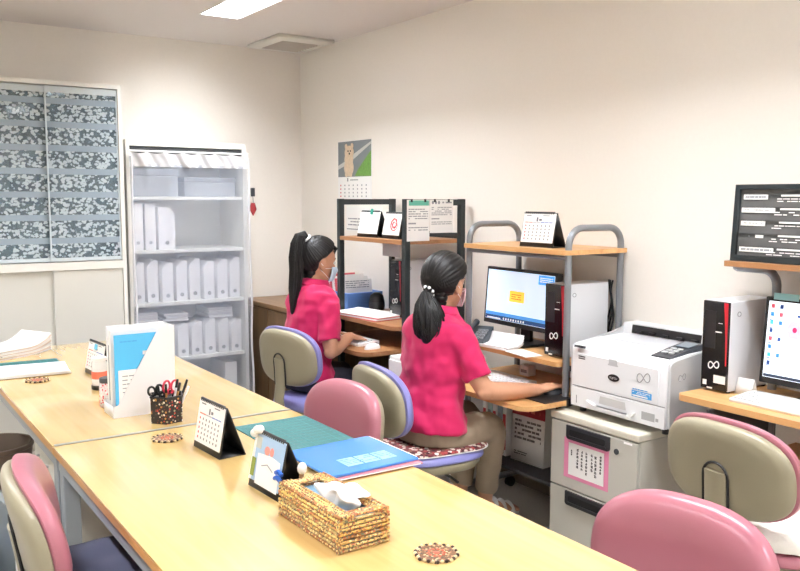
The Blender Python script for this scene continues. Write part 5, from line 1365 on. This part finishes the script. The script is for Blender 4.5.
def hair_low(t, P, hc, hr):
    hair_cap(t, P, (-.85, .0, -.45), part_seed=3, sweep=-.1)
    p0 = P(-.105, 0, -.040)
    scrunchie(t, P(-.112, 0, -.045), hr @ V((-.8, 0, -.6)), .020, black_m, 7)
    path = [P(-.095, 0, -.035), P(-.118, .0, -.060), P(-.126, -.010, -.095), P(-.128, -.022, -.140), P(-.126, -.030, -.180), P(-.122, -.034, -.212), P(-.118, -.034, -.232)]
    tail(t, path, [.016, .026, .050, .064, .068, .064, .050], .85, 150, 5)
def hair_high(t, P, hc, hr):
    hair_cap(t, P, (-.75, 0, .66), part_seed=8, sweep=.05)
    scrunchie(t, P(-.086, 0, .108), hr @ V((-.75, 0, .66)), .022, white_m)
    path = [P(-.070, 0, .095), P(-.105, 0, .122), P(-.124, .0, .112), P(-.132, .0, .070), P(-.130, .0, .0), P(-.120, -.004, -.08), P(-.118, -.010, -.16), P(-.120, -.018, -.225), P(-.122, -.026, -.285)]
    tail(t, path, [.018, .028, .038, .045, .047, .045, .038, .027, .012], .7, 150, 6)
    m = MB(); R_ = random.Random(4)
    for k in range(26):
        y = R_.uniform(-.06, .06); x0 = .046+.03*math.cos(y*20)
        m.tube([P(x0-.02, y, .098-.2*y*y), P(x0+.014, y*1.05, .078), P(x0+.016-abs(y)*.5, y*1.1, .055+R_.uniform(-.012, .012))], [.003, .003, .0008], n=5)
    m.build('fringe', hair_m, t, smooth=60)

# nearer woman: hips on the blue-violet chair, right hand on the mouse, left hand on the keyboard
hr = Matrix.Rotation(math.radians(16), 3, 'Z') @ Matrix.Rotation(math.radians(7), 3, 'Y')
person('woman in magenta polo and khaki trousers using the mouse at the grey rack', (2.045, 2.80, 0), 0,
       [(.045, -.150, .885), (.045, .150, .885)],
       [((.100, -.245, .678), (.360, -.285, .660), (1, .05, .10), (0, 0, -1), (.1, 1, 0)),
        ((.08, .225, .690), (.30, .15, .672), (1, -.25, -.14), (0, 0, -1), (.1, -1, 0))],
       [((.03, -.092, .465), (.275, -.100, .482), (.345, .035, .075), (.50, .010, .02)), ((.03, .092, .465), (.33, .12, .480), (.26, .12, .075), (.42, .13, .02))],
       .10, (.085, 0, 1.105), hr, .50, khaki, mask_p, hair_low, shirt_bottom=-.001)
# far woman: typing with both hands
hr = Matrix.Rotation(math.radians(-3), 3, 'Z') @ Matrix.Rotation(math.radians(9), 3, 'Y')
person('woman in magenta polo with high ponytail and mask typing at the black rack', (2.035, 3.90, 0), 0,
       [(.055, -.150, .895), (.055, .150, .895)],
       [((.035, -.215, .672), (.215, -.105, .722), (1, .30, -.25), (0, 0, -1), (.2, 1, 0)),
        ((.035, .215, .672), (.215, .155, .722), (1, -.15, -.25), (0, 0, -1), (.2, -1, 0))],
       [((.03, -.09, .480), (.33, -.10, .475), (.30, -.10, .075), (.46, -.10, .02)), ((.03, .09, .480), (.33, .12, .475), (.28, .12, .075), (.44, .13, .02))],
       .12, (.085, 0, 1.125), hr, .52, navyp, mask_b, hair_high, shirt_bottom=-.001)
